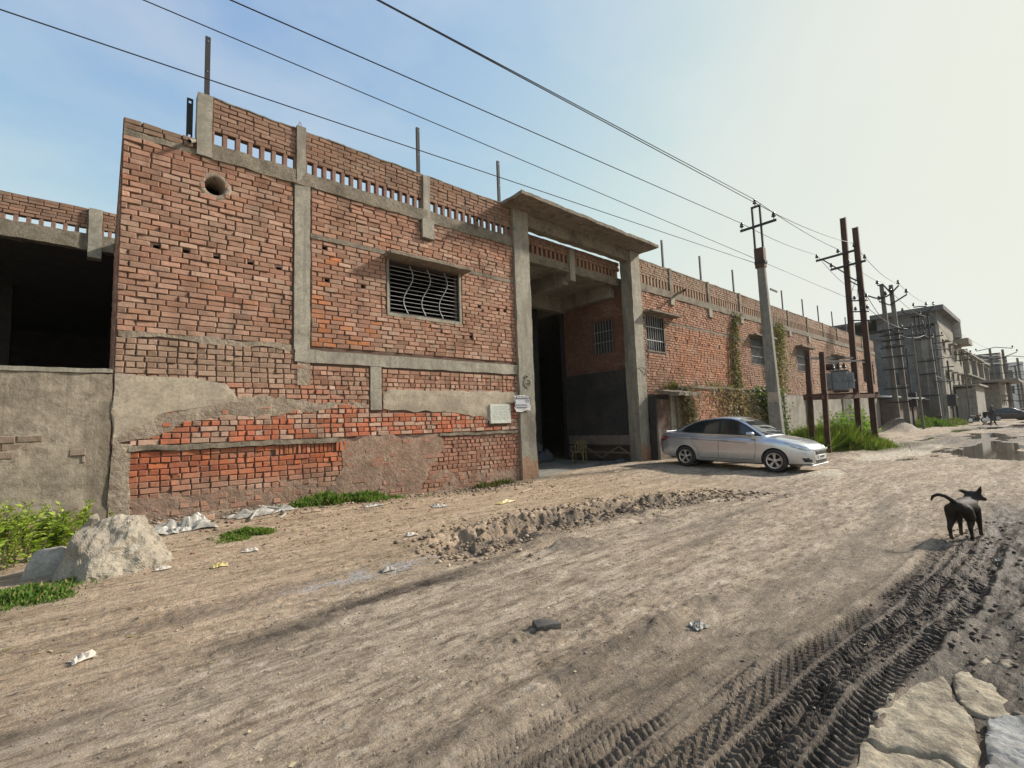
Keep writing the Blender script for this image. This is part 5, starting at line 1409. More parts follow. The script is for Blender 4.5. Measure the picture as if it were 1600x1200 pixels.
# ================================================================ PLANTS
def leaf_material():
    m, nt, b = newmat('leaf'); a = N(nt, 'Attribute'); a.attribute_name = 'col'
    L(nt, a.outputs['Color'], b.inputs['Base Color']); b.inputs['Roughness'].default_value = .6; b.inputs['Specular IOR Level'].default_value = .25
    tr = N(nt, 'BsdfTranslucent'); mixs = N(nt, 'MixShader'); mixs.inputs[0].default_value = .35
    c2 = mixc(nt, 1.0, a.outputs['Color'], (1.35, 1.5, .8), 'MULTIPLY'); L(nt, c2, tr.inputs['Color'])
    out = nt.nodes['Material Output']; L(nt, b.outputs[0], mixs.inputs[1]); L(nt, tr.outputs[0], mixs.inputs[2]); L(nt, mixs.outputs[0], out.inputs['Surface'])
    return m
M['leaf'] = leaf_material()
M['stem'] = grainy('stem', (.10,.10,.045), (.15,.14,.06), 8, .9, .3, .004, 40, space='o')
prs = np.random.RandomState(5)
def leaves(name, C, Dr, size, ratio, colr, parent=None, fold=.25):
    """one folded diamond per leaf: C base points, Dr unit directions"""
    n = len(C); Dr = Dr/np.linalg.norm(Dr, axis=1, keepdims=True)
    up = prs.normal(size=(n, 3))*.6 + np.array([0, 0, 1.0])
    s = np.cross(Dr, up); s /= np.linalg.norm(s, axis=1, keepdims=True)+1e-9; nn = np.cross(s, Dr)
    sz = size[:, None]; w = sz*ratio
    base = C; tip = C+Dr*sz - nn*sz*.15*prs.rand(n, 1); l = C+Dr*sz*.45+s*w+nn*w*fold; r = C+Dr*sz*.45-s*w+nn*w*fold
    V = np.stack([base, l, tip, r], 1).reshape(-1, 3)
    i = np.arange(n)[:, None]*4
    Fc = np.concatenate([i+np.array([[0, 3, 2]]), i+np.array([[0, 2, 1]])], 1).reshape(-1, 3)
    me = bpy.data.meshes.new(name); me.vertices.add(len(V)); me.vertices.foreach_set('co', V.astype(np.float32).ravel())
    me.loops.add(Fc.size); me.loops.foreach_set('vertex_index', Fc.astype(np.int32).ravel())
    me.polygons.add(len(Fc)); me.polygons.foreach_set('loop_start', np.arange(0, Fc.size, 3, dtype=np.int32)); me.update(calc_edges=True)
    at = me.color_attributes.new('col', 'FLOAT_COLOR', 'POINT')
    at.data.foreach_set('color', np.repeat(np.concatenate([colr, np.ones((n, 1))], 1), 4, axis=0).astype(np.float32).ravel())
    me.materials.append(M['leaf']); o = bpy.data.objects.new(name, me); col.objects.link(o)
    if parent is not None: o.parent = parent
    return o
def dried(c, p=.14):
    k = prs.rand(len(c)) < p; c[k] = np.array((.27,.22,.10))*(.6+.8*prs.rand(int(k.sum()), 1)); return c
def tints(n, a, b, spread=.25):
    t = prs.rand(n, 1); c = np.array(a)*(1-t)+np.array(b)*t; return c*(1-spread+2*spread*prs.rand(n, 1))
def gh_(x, y): return ground_fields(x, y)[0]
def grass_patch(name, label, cx, cy, rx, ry, n, h, a=(.05,.11,.018), b=(.12,.19,.04), cat='grass', rot=0, thin=.045):
    ang = prs.rand(n)*2*np.pi; rr = np.sqrt(prs.rand(n))*(.8+.35*np.sin(ang*3+cx)+.2*np.sin(ang*7+cy*3))
    rr = rr*(1+.22*prs.normal(size=n)**2*(prs.rand(n) < .3))
    lx, ly = rr*np.cos(ang)*rx, rr*np.sin(ang)*ry
    x = cx+lx*math.cos(rot)-ly*math.sin(rot); y = cy+lx*math.sin(rot)+ly*math.cos(rot)
    clump = .55+.9*np.clip(fbm(x*5, y*5, 2, 600)+.4, 0, 1)
    z = gh_(x, y)-.005
    D_ = np.stack([prs.normal(size=n)*.45, prs.normal(size=n)*.45, np.ones(n)], 1)
    edge = np.clip(1.15-rr**2*.6, .3, 1)
    o = leaves(name, np.stack([x, y, z], 1), D_, h*(.35+.8*prs.rand(n))*clump*edge, thin, dried(tints(n, a, b, .3)))
    return tag(o, label, cat, None, 'stuff')
def weed(label, cx, cy, rx, ry, h, nst, nlf, leafsize=(.05,.10), a=(.07,.15,.018), b=(.20,.30,.05), ratio=.2, name='weed_bush', lean=.25):
    R = empty(name, (cx, cy, 0), label=label, cat='plant')
    mb = MB(); C, Dd = [], []
    for i in range(nst):
        t = prs.rand()*2*np.pi; r = math.sqrt(prs.rand()); sx, sy = r*rx*math.cos(t), r*ry*math.sin(t)
        z0 = ground_height(cx+sx, cy+sy)-.02; hh = h*(1-.45*r*r)*(.55+.55*prs.rand())
        dx, dy = sx*lean+prs.normal()*.08*h, sy*lean+prs.normal()*.08*h
        P = [(sx+dx*q*q, sy+dy*q*q, z0+hh*q) for q in (0, .35, .7, 1)]
        mb.tube(P, [.008, .007, .005, .002], 4, caps=False)
        for k in range(nlf):
            q = .12+.88*(k+prs.rand())/nlf; p = np.array([sx+dx*q*q, sy+dy*q*q, z0+hh*q]); a_ = prs.rand()*2*np.pi
            C.append(p); Dd.append([math.cos(a_), math.sin(a_), .15+.9*q*prs.rand()])
    n = len(C); C = np.array(C); Dd = np.array(Dd)
    col_ = dried(tints(n, a, b, .28), .08)
    leaves('foliage', C, Dd, prs.uniform(*leafsize, size=n), ratio, col_, R); mb.build('stems', M['stem'], R)
    return R
weed('bright green leafy weeds growing against the boundary wall beside the concrete boulder', -1.15, 8.95, .85, .75, .66, 110, 40, (.05,.11), a=(.13,.21,.02), b=(.36,.44,.07))
weed('spiky green weeds with upright sprigs just behind the concrete boulder', -.28, 9.15, .35, .35, .56, 30, 30, (.05,.10), a=(.13,.21,.02), b=(.36,.44,.07))
grass_patch('grass', 'short green grass in front of the concrete boulder', -.75, 6.95, .85, .5, 9000, .085, rot=.1, thin=.16, a=(.06,.12,.02), b=(.16,.25,.05))
grass_patch('grass', 'small tuft of grass beside the crumpled plastic at the wall foot', 1.66, 8.15, .42, .26, 3400, .085, thin=.2, a=(.07,.13,.02), b=(.18,.27,.05))
grass_patch('grass', 'thick low grass strip along the foot of the orange bricks', 3.75, 9.45, 1.1, .36, 12000, .16, a=(.05,.105,.018), b=(.16,.25,.05), thin=.15)
grass_patch('grass', 'dull sparse weeds at the foot of the wall near the gate pillar', 7.6, 9.62, .8, .2, 1600, .16, a=(.06,.075,.025), b=(.14,.14,.06))
grass_patch('grass', 'tall green grass under the transformer platform', 23.9, 6.5, 3.2, 1.4, 40000, .78, a=(.08,.14,.02), b=(.27,.35,.06), thin=.010, rot=-.12)
grass_patch('grass', 'long grass spilling onto the road edge before the steel posts', 24.9, 5.35, 2.3, .65, 18000, .40, a=(.09,.15,.025), b=(.27,.34,.07), thin=.014, rot=-.1)
weed('bright leafy bush beside the rusty transformer posts', 28.2, 6.6, 1.6, 1.0, 1.9, 60, 30, (.12,.24), b=(.26,.38,.06))
weed('leafy bush at the foot of the compound wall behind the transformer', 30.5, 7.9, 1.6, .8, 1.7, 40, 28, (.12,.22))
weed('dull green undergrowth at the foot of the utility pole', 19.4, 8.3, 1.3, .7, .95, 40, 24, (.07,.14), a=(.05,.085,.03), b=(.12,.17,.06))
grass_patch('grass', 'green verge growth round the plated pole pair', 55.5, 7.4, 4.0, 1.3, 7000, .55, thin=.05)
grass_patch('grass', 'straggling verge grass between plated poles and gate house', 65, 6.8, 6, 1.0, 5000, .5, thin=.06, a=(.06,.09,.03), b=(.12,.16,.06))
def creeper(label, pts, n, size, a, b, spread, y=None, name='creeper', stems=6, droop=-.5):
    """climbing plant on the wall: leaves hug the face along a path of (x, z, half width)"""
    R = empty(name, (0, 0, 0), label=label, cat='creeper')
    seg = prs.randint(0, len(pts)-1, n); t = prs.rand(n)
    P = np.array(pts); q = P[seg]*(1-t[:, None])+P[seg+1]*t[:, None]
    x = q[:, 0]+prs.normal(size=n)*q[:, 2]; z = q[:, 1]+prs.normal(size=n)*.08
    yy = y - np.abs(prs.normal(size=n))*spread-.03
    Dd = np.stack([prs.normal(size=n)*.6, -.3-.5*prs.rand(n), droop+prs.normal(size=n)*.4], 1)
    leaves('foliage', np.stack([x, yy, z], 1), Dd, size*(.6+.8*prs.rand(n)), .36, tints(n, a, b, .35), R)
    mb = MB()
    for k in range(stems):
        o_ = prs.normal()*.8; mb.tube([(p[0]+p[2]*o_+prs.normal()*.04, y-.03-prs.rand()*spread*.6, p[1]) for p in pts], .012, 4, caps=False)
    mb.build('stems', M['stem'], R)
    return R
creeper('dark creeper column climbing the brick wing left of the utility pole', [(22.9,2.8,.35),(22.8,4.0,.28),(22.9,5.3,.25),(23.3,6.6,.2)], 1200, .09, (.05,.055,.02), (.16,.15,.06), .10, D)
creeper('creeper curtain hanging down the brick wing right of the utility pole', [(28.0,2.6,.7),(28.2,4.2,.6),(28.6,5.6,.5),(28.6,6.7,.3)], 1700, .10, (.07,.07,.025), (.20,.18,.07), .12, D)
creeper('thin creeper strand beside the second barred window', [(26.9,3.6,.2),(26.9,5.0,.25),(26.6,6.3,.2)], 1200, .09, (.05,.06,.02), (.14,.14,.05), .08, D)
creeper('broad-leaved ivy mound spilling over the low yard wall beside the pole', [(24.6,2.9,.8),(24.8,2.4,.7),(25.2,1.7,.5),(25.6,.9,.45),(25.7,.3,.4)], 2400, .14, (.045,.07,.025), (.15,.17,.08), .28, YL)
creeper('dry brown creeper roots hanging beside the lean-to door', [(17.0,2.7,.22),(17.1,1.8,.25),(17.1,.9,.24),(17.0,.2,.25)], 2600, .10, (.14,.105,.06), (.27,.21,.13), .12, YL, stems=22)
creeper('dry withered creepers draped over the low yard wall', [(21.5,2.8,1.6),(21.8,2.0,1.5),(22.4,1.2,1.3)], 1300, .10, (.13,.10,.055), (.25,.20,.12), .08, YL, stems=26)
creeper('green moss and sprouts along the yard wall coping', [(16.9,2.88,.5),(19.0,2.88,.9),(21.5,2.88,.9),(23.5,2.88,.7)], 2200, .08, (.08,.10,.025), (.24,.26,.06), .25, YL+.25, stems=0, droop=.6) if False else None
grass = weed('yellow-green tuft growing on the lean-to roof', 16.45, 9.62, .45, .22, .45, 26, 22, (.05,.09), a=(.10,.12,.02), b=(.28,.28,.06))
for ch in grass.children: ch.location.z += 2.66-ground_height(16.45, 9.62)
t2 = weed('thin mossy sprouts along the coping of the yard wall', 19.8, 9.55, 1.7, .2, .28, 40, 12, (.05,.08), a=(.09,.10,.03), b=(.22,.21,.07))
for ch in t2.children: ch.location.z += 2.83-ground_height(19.8, 9.55)
# ================================================================ BOULDER, RUBBISH, GATE FITTINGS, DOG
def lump(name, pts, mat, parent=None, cuts=3, amp=.05, seed=0, freq=3.0, smooth=False):
    """irregular solid: convex hull of points, subdivided and roughened"""
    bm = bmesh.new()
    for p in pts: bm.verts.new(p)
    bmesh.ops.convex_hull(bm, input=bm.verts)
    bmesh.ops.delete(bm, geom=[v for v in bm.verts if not v.link_faces], context='VERTS')
    bmesh.ops.triangulate(bm, faces=bm.faces)
    for _ in range(cuts): bmesh.ops.subdivide_edges(bm, edges=bm.edges, cuts=1, use_grid_fill=True, smooth=.15); bmesh.ops.triangulate(bm, faces=bm.faces)
    bm.normal_update()
    for v in bm.verts:
        x, y, z = v.co*freq
        q = float(vnoise(x+z*.7, y-z*.6, seed))+.5*float(vnoise(x*2.3-z, y*2.1+z*1.7, seed+4))+.3*float(vnoise(x*6-z*3, y*6+z*4, seed+8))
        v.co += v.normal*q*amp*1.6
    bmesh.ops.recalc_face_normals(bm, faces=bm.faces)
    me = bpy.data.meshes.new(name); bm.to_mesh(me); bm.free()
    if smooth: me.polygons.foreach_set('use_smooth', [True]*len(me.polygons))
    me.materials.append(mat); o = bpy.data.objects.new(name, me); col.objects.link(o)
    if parent is not None: o.parent = parent
    return o
M['boulder'] = grainy('boulder_cement', (.30,.26,.20), (.46,.405,.32), 4.5, .95, 1.0, .05, 18, stain=(.24,.205,.16))
BO = empty('concrete_boulder', (.15, 7.55, ground_height(.15, 7.4)), label='big broken lump of pale concrete lying beside the green weeds', cat='boulder')
lump('lump', [(-.52,-.12,-.08),(-.40,.28,-.08),(.48,.30,-.08),(.62,-.1,-.08),(.38,-.42,-.08),(-.22,-.45,-.08),(-.40,-.10,.22),(-.34,-.14,.40),(-.26,.10,.52),(-.10,.0,.60),(.22,-.02,.61),(.30,.16,.58),(.40,-.12,.40),(.10,-.30,.33),(-.18,-.36,.22),(.52,-.08,.20)], M['boulder'], BO, 4, .075, 3, 4.0)
lump('knob', [(-.25,.05,.46),(-.12,.05,.46),(-.2,.12,.47),(-.22,.02,.62),(-.15,.08,.66),(-.14,.0,.60)], M['boulder'], BO, 1, .02, 5, 6)
BO2 = lump('sack_lump', [(-.22,-.12,-.03),(.2,-.14,-.03),(.22,.15,-.03),(-.2,.16,-.03),(-.10,.0,.26),(.12,.02,.30),(.16,.1,.22),(-.05,-.08,.16)], grainy('grey_sack', (.27,.25,.215), (.38,.355,.31), 4, .9, .6, .02, 25), None, 2, .03, 9, 4)  # grey plastic sack beside the boulder, built as a rough hull
BO2.location = (-.42, 7.85, ground_height(-.42, 7.85)); tag(BO2, 'grey plastic sack leaning against the pale concrete boulder', 'rubble')
BO3 = lump('broken_brick', [(-.11,-.05,0),(.11,-.06,0),(.12,.05,0),(-.10,.06,0),(-.1,-.05,.07),(.1,-.04,.06),(.1,.05,.07),(-.09,.05,.075)], M['pillar_brick'], None, 1, .012, 3, 8)
BO3.location = (1.35, 9.25, ground_height(1.35, 9.25)); tag(BO3, 'broken brick lying by the crumpled plastic', 'rubble')
# crumpled plastic and cloth
def crumple(name, label, x, y, w, d, h, mat, cat, seed, n=22, rz=0, group=None):
    mb = MB(); g = np.linspace(-1, 1, n); U, W_ = np.meshgrid(g, g, indexing='ij')
    r = np.clip(1.1-np.maximum(np.abs(U), np.abs(W_))**3, 0, 1)
    hgt = h*np.abs(fbm(U*2.0, W_*2.0, 3, seed))*1.5*r + .012
    px, py = U*w/2*(1+.25*fbm(W_*2, U, 2, seed+3)), W_*d/2*(1+.3*fbm(U*2, W_, 2, seed+6))
    c, s = math.cos(rz), math.sin(rz)
    X, Y = px*c-py*s, px*s+py*c; Z = hgt+gh_(x+X, y+Y)-ground_height(x, y)
    mb.v = [tuple(p) for p in np.stack([X, Y, Z], -1).reshape(-1, 3)]
    for i in range(n-1):
        for j in range(n-1):
            a = i*n+j; mb.f.append((a, a+n, a+n+1, a+1)); mb.c.append((1,1,1))
    o = mb.build(name, mat); o.location = (x, y, ground_height(x, y)); so = o.modifiers.new('s', 'SOLIDIFY'); so.thickness = .003
    return tag(o, label, cat, group)
plast = grainy('plastic_white', (.26,.245,.215), (.42,.395,.35), 5, .45, .2, .004, 20); plastg = grainy('plastic_grey', (.20,.185,.16), (.31,.29,.255), 5, .5, .2, .004, 20)
yel = grainy('wrapper_yellow', (.50,.42,.22), (.45,.34,.08), 30, .5, .1, .002, 40); pap = plain('scrap_paper', (.47,.42,.36), .8); brn = plain('scrap_brown', (.30,.22,.15), .8)
crumple('plastic_sack', 'crumpled white plastic sack at the wall foot by the boulder', 1.02, 8.95, .75, .42, .22, plast, 'litter', 700, 34)
crumple('plastic_sack', 'torn grey plastic sheeting tangled along the wall foot', 2.2, 9.25, 1.1, .35, .12, plastg, 'litter', 710, 34, .15)
SC = [(-.04,4.56,.14,.09,pap,'white paper scrap on the dusty verge'),(1.11,6.61,.17,.11,yel,'yellow and white snack wrapper below the boulder'),(1.54,7.14,.20,.10,pap,'flat pale paper scrap near the grass tuft'),(5.02,8.05,.28,.20,plast,'white plastic bag scrap on the verge before the gate'),(6.22,7.44,.5,.14,yel,'faded yellow packaging strip near the gate pillar'),
      (4.5,8.3,.3,.12,brn,'brown cardboard scrap beside the white bag'),(3.4,6.2,.18,.12,pap,'pale scrap just behind the ditch end'),(2.45,5.0,.15,.09,plastg,'grey plastic shred lying on ash grit'),(3.46,1.92,.13,.09,plast,'pale plastic shred at the wet mud edge'),(.6,7.0,.16,.06,pap,'small paper strip at the boulder foot'),(7.6,8.3,.6,.08,brn,'long brown palm strip lying before the gateway'),(4.0,8.75,.4,.12,plastg,'grey torn sheet near the grass strip'),
      (6.9,.52,.09,.06,plast,'white speck of plastic in the black mud'),(11.5,8.6,.5,.12,brn,'brown sacking strip at the gate threshold'),(2.9,8.9,.35,.10,brn,'dead leaf litter by the grass strip')]
for i, (x, y, w, d, mt_, lab) in enumerate(SC): crumple('litter_scrap', lab, x, y, w, d, .05, mt_, 'litter', 720+i, 10, rnd.uniform(-.5, .5))
# dark tile fragment and hose
TI = lump('tile_fragment', [(-.10,-.055,0),(.10,-.05,0),(.11,.05,0),(-.09,.06,0),(-.1,-.05,.035),(.1,-.05,.045),(.1,.05,.03),(-.09,.055,.04)], grainy('tile', (.055,.05,.045), (.10,.09,.08), 14, .8, .6, .01, 40, space='o'), None, 2, .008, 21, 9)
TI.location = (2.6, 2.68, ground_height(2.6, 2.68)); TI.rotation_euler = (.05, .08, -.35); tag(TI, 'dark flat tile fragment lying alone on the grey road dust', 'rubble')
mb = MB(); hp = [(1.9,8.8),(2.05,9.1),(2.25,9.3),(2.45,9.25),(2.5,9.0),(2.35,8.8)]
mb.tube([(x-2.2, y-9, ground_height(x, y)+.04+.05*math.sin(i)-ground_height(2.2, 9)) for i, (x, y) in enumerate(hp)], .018, 7); ho = mb.build('hose', plain('hose', (.34,.33,.30), .6)); ho.location = (2.2, 9, ground_height(2.2, 9)); tag(ho, 'short loop of old grey hose on the plastic sheeting', 'hose')
# broken pavement at the lower right of the road
M['yellow_slab'] = grainy('old_pavement', (.40,.335,.235), (.53,.455,.335), 5, .92, 1.0, .05, 16, stain=(.12,.095,.07))
M['blue_slab'] = grainy('pale_pavement', (.28,.275,.26), (.40,.395,.375), 6, .9, 1.0, .03, 18, stain=(.12,.11,.095))
def flag(name, pts, mat, thick, seed):
    out = []; n = len(pts)
    for i in range(n):
        a, b = pts[i], pts[(i+1) % n]; k = max(2, int(math.hypot(b[0]-a[0], b[1]-a[1])/.03))
        for j in range(k):
            t = j/k; x, y = a[0]+(b[0]-a[0])*t, a[1]+(b[1]-a[1])*t
            out.append((x+.03*float(fbm(np.array([x*9]), np.array([y*9]), 3, seed)[0]), y+.03*float(fbm(np.array([x*8]), np.array([y*11]), 3, seed+5)[0])))
    bm = bmesh.new(); f = bm.faces.new([bm.verts.new((x, y, 0)) for x, y in out]); bmesh.ops.triangulate(bm, faces=[f])
    for _ in range(5):
        es = [e for e in bm.edges if e.calc_length() > .028]
        if es: bmesh.ops.subdivide_edges(bm, edges=es, cuts=1); bmesh.ops.triangulate(bm, faces=bm.faces)
    bmesh.ops.beautify_fill(bm, faces=bm.faces, edges=bm.edges)
    P = np.array([v.co[:] for v in bm.verts]); H = thick+.030*fbm(P[:,0]*3, P[:,1]*4, 4, seed+9)+.02*np.abs(fbm(P[:,0]*11, P[:,1]*13, 4, seed+12))-.05*np.exp(-(fbm(P[:,0]*1.7, P[:,1]*2.6, 3, seed+15)/.035)**2)
    for v, h in zip(bm.verts, H): v.co.z = h-(.012 if v.is_boundary else 0)
    r = bmesh.ops.extrude_edge_only(bm, edges=[e for e in bm.edges if e.is_boundary])
    for v in r['geom']:
        if isinstance(v, bmesh.types.BMVert): v.co.z = -.12
    bmesh.ops.recalc_face_normals(bm, faces=bm.faces)
    me = bpy.data.meshes.new(name); bm.to_mesh(me); bm.free(); me.materials.append(mat)
    me.polygons.foreach_set('use_smooth', [True]*len(me.polygons))
    if sum(p.normal.z*p.area for p in me.polygons) < 0: me.flip_normals()
    o = bpy.data.objects.new(name, me); col.objects.link(o); o['kind'] = 'structure'; sharp_smooth(o, 50); return o
flag('broken_pavement', [(2.2,.70),(2.75,.73),(3.10,.76),(3.50,.69),(3.72,.56),(3.42,.48),(3.30,.40),(2.95,.37),(2.3,.38)], M['yellow_slab'], .014, 800)
flag('broken_pavement', [(3.40,.42),(3.46,.46),(3.80,.54),(4.20,.42),(4.3,.10),(3.5,.1)], M['yellow_slab'], .006, 820)
flag('broken_pavement', [(2.2,.34),(2.95,.335),(3.36,.36),(3.42,.28),(3.7,.16),(3.4,-.2),(2.2,-.2)], M['blue_slab'], .025, 840)

# ---- scattered grit: clods and pebbles
def scatter(name, n, fx, size, colr, mat, flat=.6, seed=1):
    r = np.random.RandomState(seed); x, y = fx(r, n); n = len(x); z = gh_(x, y)
    o8 = np.array([(1,0,0),(-1,0,0),(0,1,0),(0,-1,0),(0,0,1),(0,0,-.4),(.6,.6,.55),(-.6,.5,.6),(.5,-.65,.5),(-.55,-.6,.55)], float)
    tr = np.array([(0,6,8),(6,4,8),(0,2,6),(2,7,6),(6,7,4),(7,1,9),(7,9,4),(4,9,8),(9,3,8),(8,3,0),(1,3,9),(2,1,7),(0,5,2),(2,5,1),(1,5,3),(3,5,0)])
    s = size[0]+(size[1]-size[0])*r.rand(n)**3; an = r.rand(n)*6.28
    V = o8[None]*(1+.35*(r.rand(n, 10, 1)-.5)); V = V*np.stack([s, s*(.6+.4*r.rand(n)), s*flat*(.6+.6*r.rand(n))], 1)[:, None]
    c, sn = np.cos(an)[:, None], np.sin(an)[:, None]
    X, Y = V[..., 0]*c-V[..., 1]*sn, V[..., 0]*sn+V[..., 1]*c
    W = np.stack([X+x[:, None], Y+y[:, None], V[..., 2]+(z+s*flat*.25)[:, None]], -1).reshape(-1, 3)
    Fc = (np.arange(n)[:, None, None]*10+tr[None]).reshape(-1, 3)
    me = bpy.data.meshes.new(name); me.vertices.add(len(W)); me.vertices.foreach_set('co', W.astype(np.float32).ravel())
    me.loops.add(Fc.size); me.loops.foreach_set('vertex_index', Fc.astype(np.int32).ravel()); me.polygons.add(len(Fc)); me.polygons.foreach_set('loop_start', np.arange(0, Fc.size, 3, dtype=np.int32)); me.update(calc_edges=True)
    at = me.color_attributes.new('col', 'FLOAT_COLOR', 'POINT'); cc = tints(n, *colr, .25)
    at.data.foreach_set('color', np.repeat(np.concatenate([cc, np.ones((n, 1))], 1), 10, axis=0).astype(np.float32).ravel())
    me.materials.append(mat); o = bpy.data.objects.new(name, me); col.objects.link(o); return o
mgrit, nt, b = newmat('grit'); a_ = N(nt, 'Attribute'); a_.attribute_name = 'col'; L(nt, a_.outputs['Color'], b.inputs['Base Color']); b.inputs['Roughness'].default_value = .9
bump(nt, b, noise(nt, wpos(nt), 60, 4, .7), .6, .006)
def f_road(r, n):
    u = r.rand(n)**1.5; x = -.8+u*16; y = .1+r.rand(n)*8.6; return x, y
def f_ditch(r, n):
    x = 3.0+r.rand(n)*7.2; cy = 5.35+.35*np.sin((x-3)*.55)-.10*np.clip(x-6.5, 0, 9)**1.25; return x, cy+r.normal(size=n)*.42-.15
def f_mud(r, n):
    x = 3.2+r.rand(n)*6; return x, .25+r.rand(n)*.8
def f_verge2(r, n):
    x = r.rand(n)*12; return x, 9.4-np.abs(r.normal(size=n))*1.6
def f_wall(r, n):
    x = .3+r.rand(n)*8.4; return x, 9.75-np.abs(r.normal(size=n))*.55
tag(scatter('pebbles', 12000, f_road, (.002,.012), ((.12,.095,.07),(.36,.30,.235)), mgrit, .6, 3), 'loose pebbles and grit scattered over the dirt road', 'gravel', None, 'stuff')
tag(scatter('clods', 2600, f_ditch, (.005,.05), ((.12,.085,.056),(.34,.26,.18)), mgrit, .75, 4), 'dark clods of churned earth along the ditch', 'soil', None, 'stuff')
tag(scatter('mud_clods', 600, f_mud, (.005,.03), ((.07,.055,.042),(.16,.13,.10)), mgrit, .7, 5), 'black mud clods beside the tyre tracks', 'soil', None, 'stuff')
tag(scatter('brick_chips', 500, f_verge2, (.008,.03), ((.22,.08,.045),(.36,.17,.11)), mgrit, .7, 9), 'red brick chips scattered on the verge', 'rubble', None, 'stuff')
tag(scatter('wall_rubble', 1600, f_wall, (.008,.05), ((.12,.085,.06),(.36,.27,.20)), mgrit, .6, 6), 'brick and mortar crumbs along the foot of the facade', 'rubble', None, 'stuff')

# straw, dry leaves and shreds trodden into the verge
def straw(n, fx, seed, name, label, sz):
    r = np.random.RandomState(seed); x, y = fx(r, n); n = len(x); z = gh_(x, y)+.006
    a = r.rand(n)*6.28; d = np.stack([np.cos(a), np.sin(a)*.6, r.normal(size=n)*.12], 1)
    c = tints(n, (.16,.12,.08), (.52,.44,.32), .3)
    o = leaves(name, np.stack([x, y, z], 1), d, sz[0]+(sz[1]-sz[0])*r.rand(n)**2, np.where(r.rand(n, 1) < .75, .06, .28), c, None)
    return tag(o, label, 'litter', None, 'stuff')
def f_verge(r, n):
    x = -.8+r.rand(n)**.8*11; y = 4.6+r.rand(n)*5.0; k = fbm(x*.8, y*1.2, 2, 900) > -.15; return x[k], y[k]
def f_grey(r, n):
    x = .2+r.rand(n)*9; y = 1.9+r.rand(n)*3; return x, y
straw(9000, f_verge, 61, 'straw', 'straw, dry leaves and shreds trodden into the tan verge', (.02,.085))
straw(2600, f_grey, 62, 'straw_bits', 'sparse straw bits pressed into the grey road dust', (.012,.04))

# ---- gateway fittings
GL = empty('steel_gate_leaf', (14.68, 9.95, .05), label='tall sooty steel sheet gate leaf folded open inside the gateway', cat='gate')
gm = grainy('gate_sheet', (.030,.029,.031), (.05,.047,.048), 1.5, .6, .2, .004, 20, stain=(.075,.062,.05), space='o')
mb = MB(); mb.box(-.01, .01, .05, 3.4, .62, 2.42); mb.build('sheet', gm, GL)
mb = MB(); mb.box(-.01, .01, .05, 3.4, 2.46, 3.40); mb.build('sheet', gm, GL)
for (a, b, c, d) in ((0, .07, 0, 3.42), (3.38, 3.45, 0, 3.42), (.07, 3.38, 3.37, 3.42), (.07, 3.38, 2.41, 2.46), (.07, 3.38, .57, .63), (.07, 3.38, .05, .11)):
    mb = MB(); mb.box(-.03, .03, a, b, c, d); mb.build('frame_bar', gm, GL)
dusty = grainy('dusty_iron', (.16,.125,.10), (.23,.185,.15), 3, .9, .3, .006, 25, space='o')
mb = MB(); mb.box(-.022, -.012, .08, 3.36, .63, .98); mb.build('kick_plate', dusty, GL)
for (y0, y1) in ((.1, 1.7), (1.75, 3.35)):
    mb = MB(); mb.bar((-.02, y0, .12), (-.02, (y0+y1)/2, .56), .03, .05); mb.build('brace', dusty, GL)
    mb = MB(); mb.bar((-.02, (y0+y1)/2, .56), (-.02, y1, .12), .03, .05); mb.build('brace', dusty, GL)
    mb = MB(); mb.box(-.03, -.0, y0, y1, .30, .36); mb.build('brace', dusty, GL)
CH = empty('plastic_chair', (13.45, 11.75, .036), math.radians(205), label='faded yellow moulded plastic chair standing inside the gateway', cat='chair')
ym = plain('chair_plastic', (.15,.115,.045), .5)
mb = MB(); mb.cbox(-.22,.22,-.21,.21,.40,.435,.015); mb.build('seat', ym, CH)
for sx in (-1, 1):
    for sy in (-1, 1):
        mb = MB(); mb.tube([(sx*.19, sy*.18, .41), (sx*.235, sy*.225, 0)], [.03, .022], 8); mb.build('leg', ym, CH)
    mb = MB(); mb.tube([(-.20, sx*.21, .62), (.12, sx*.26, .64), (.20, sx*.25, .60), (.19, sx*.20, .41)], .022, 8); mb.build('armrest', ym, CH)
mb = MB(); mb.tube([(-.19,-.20,.41),(-.24,-.21,.65),(-.28,-.16,.80),(-.30,0,.86),(-.28,.16,.80),(-.24,.21,.65),(-.19,.20,.41)], .024, 8); bk = mb.build('backrest', ym, CH)
for y in (-.10, 0, .10):
    mb = MB(); mb.bar((-.20, y, .43), (-.285, y*.9, .82), .055, .012, up=(1,0,0)); mb.build('splat', ym, bk)
sackm = grainy('sack_blue', (.045,.055,.075), (.075,.09,.115), 4, .7, .5, .02, 18, space='o'); scrapm = grainy('scrap_dark', (.05,.05,.052), (.10,.10,.10), 6, .8, .6, .02, 18, space='o')
SK = [(12.6,13.5,0,.55,.5), (13.25,13.7,0,.55,.55), (12.0,13.6,0,.5,.45), (12.9,13.65,.42,.5,.45), (12.3,13.75,.42,.45,.4), (12.75,13.8,.80,.42,.4), (13.6,13.6,0,.4,.5), (11.5,13.7,0,.45,.4), (12.65,13.95,1.12,.36,.34)]
for i, (x, y, z, r, h) in enumerate(SK):
    a = [(r*.8*math.cos(t)*(.8+.3*rnd.random()), r*.6*math.sin(t), zz*h) for t in np.linspace(0, 5.6, 7) for zz in (0, .55)] + [(rnd.uniform(-.15,.15), 0, h*1.05)]
    o = lump('scrap_sack', a, sackm if i % 3 else scrapm, None, 2, .05, 30+i, 4, True); o.location = (x, y, z+.035)
    tag(o, 'dark stuffed plastic sack heaped at the back of the gateway', 'sack', 'scrap sacks heaped in the gateway')
mb = MB()
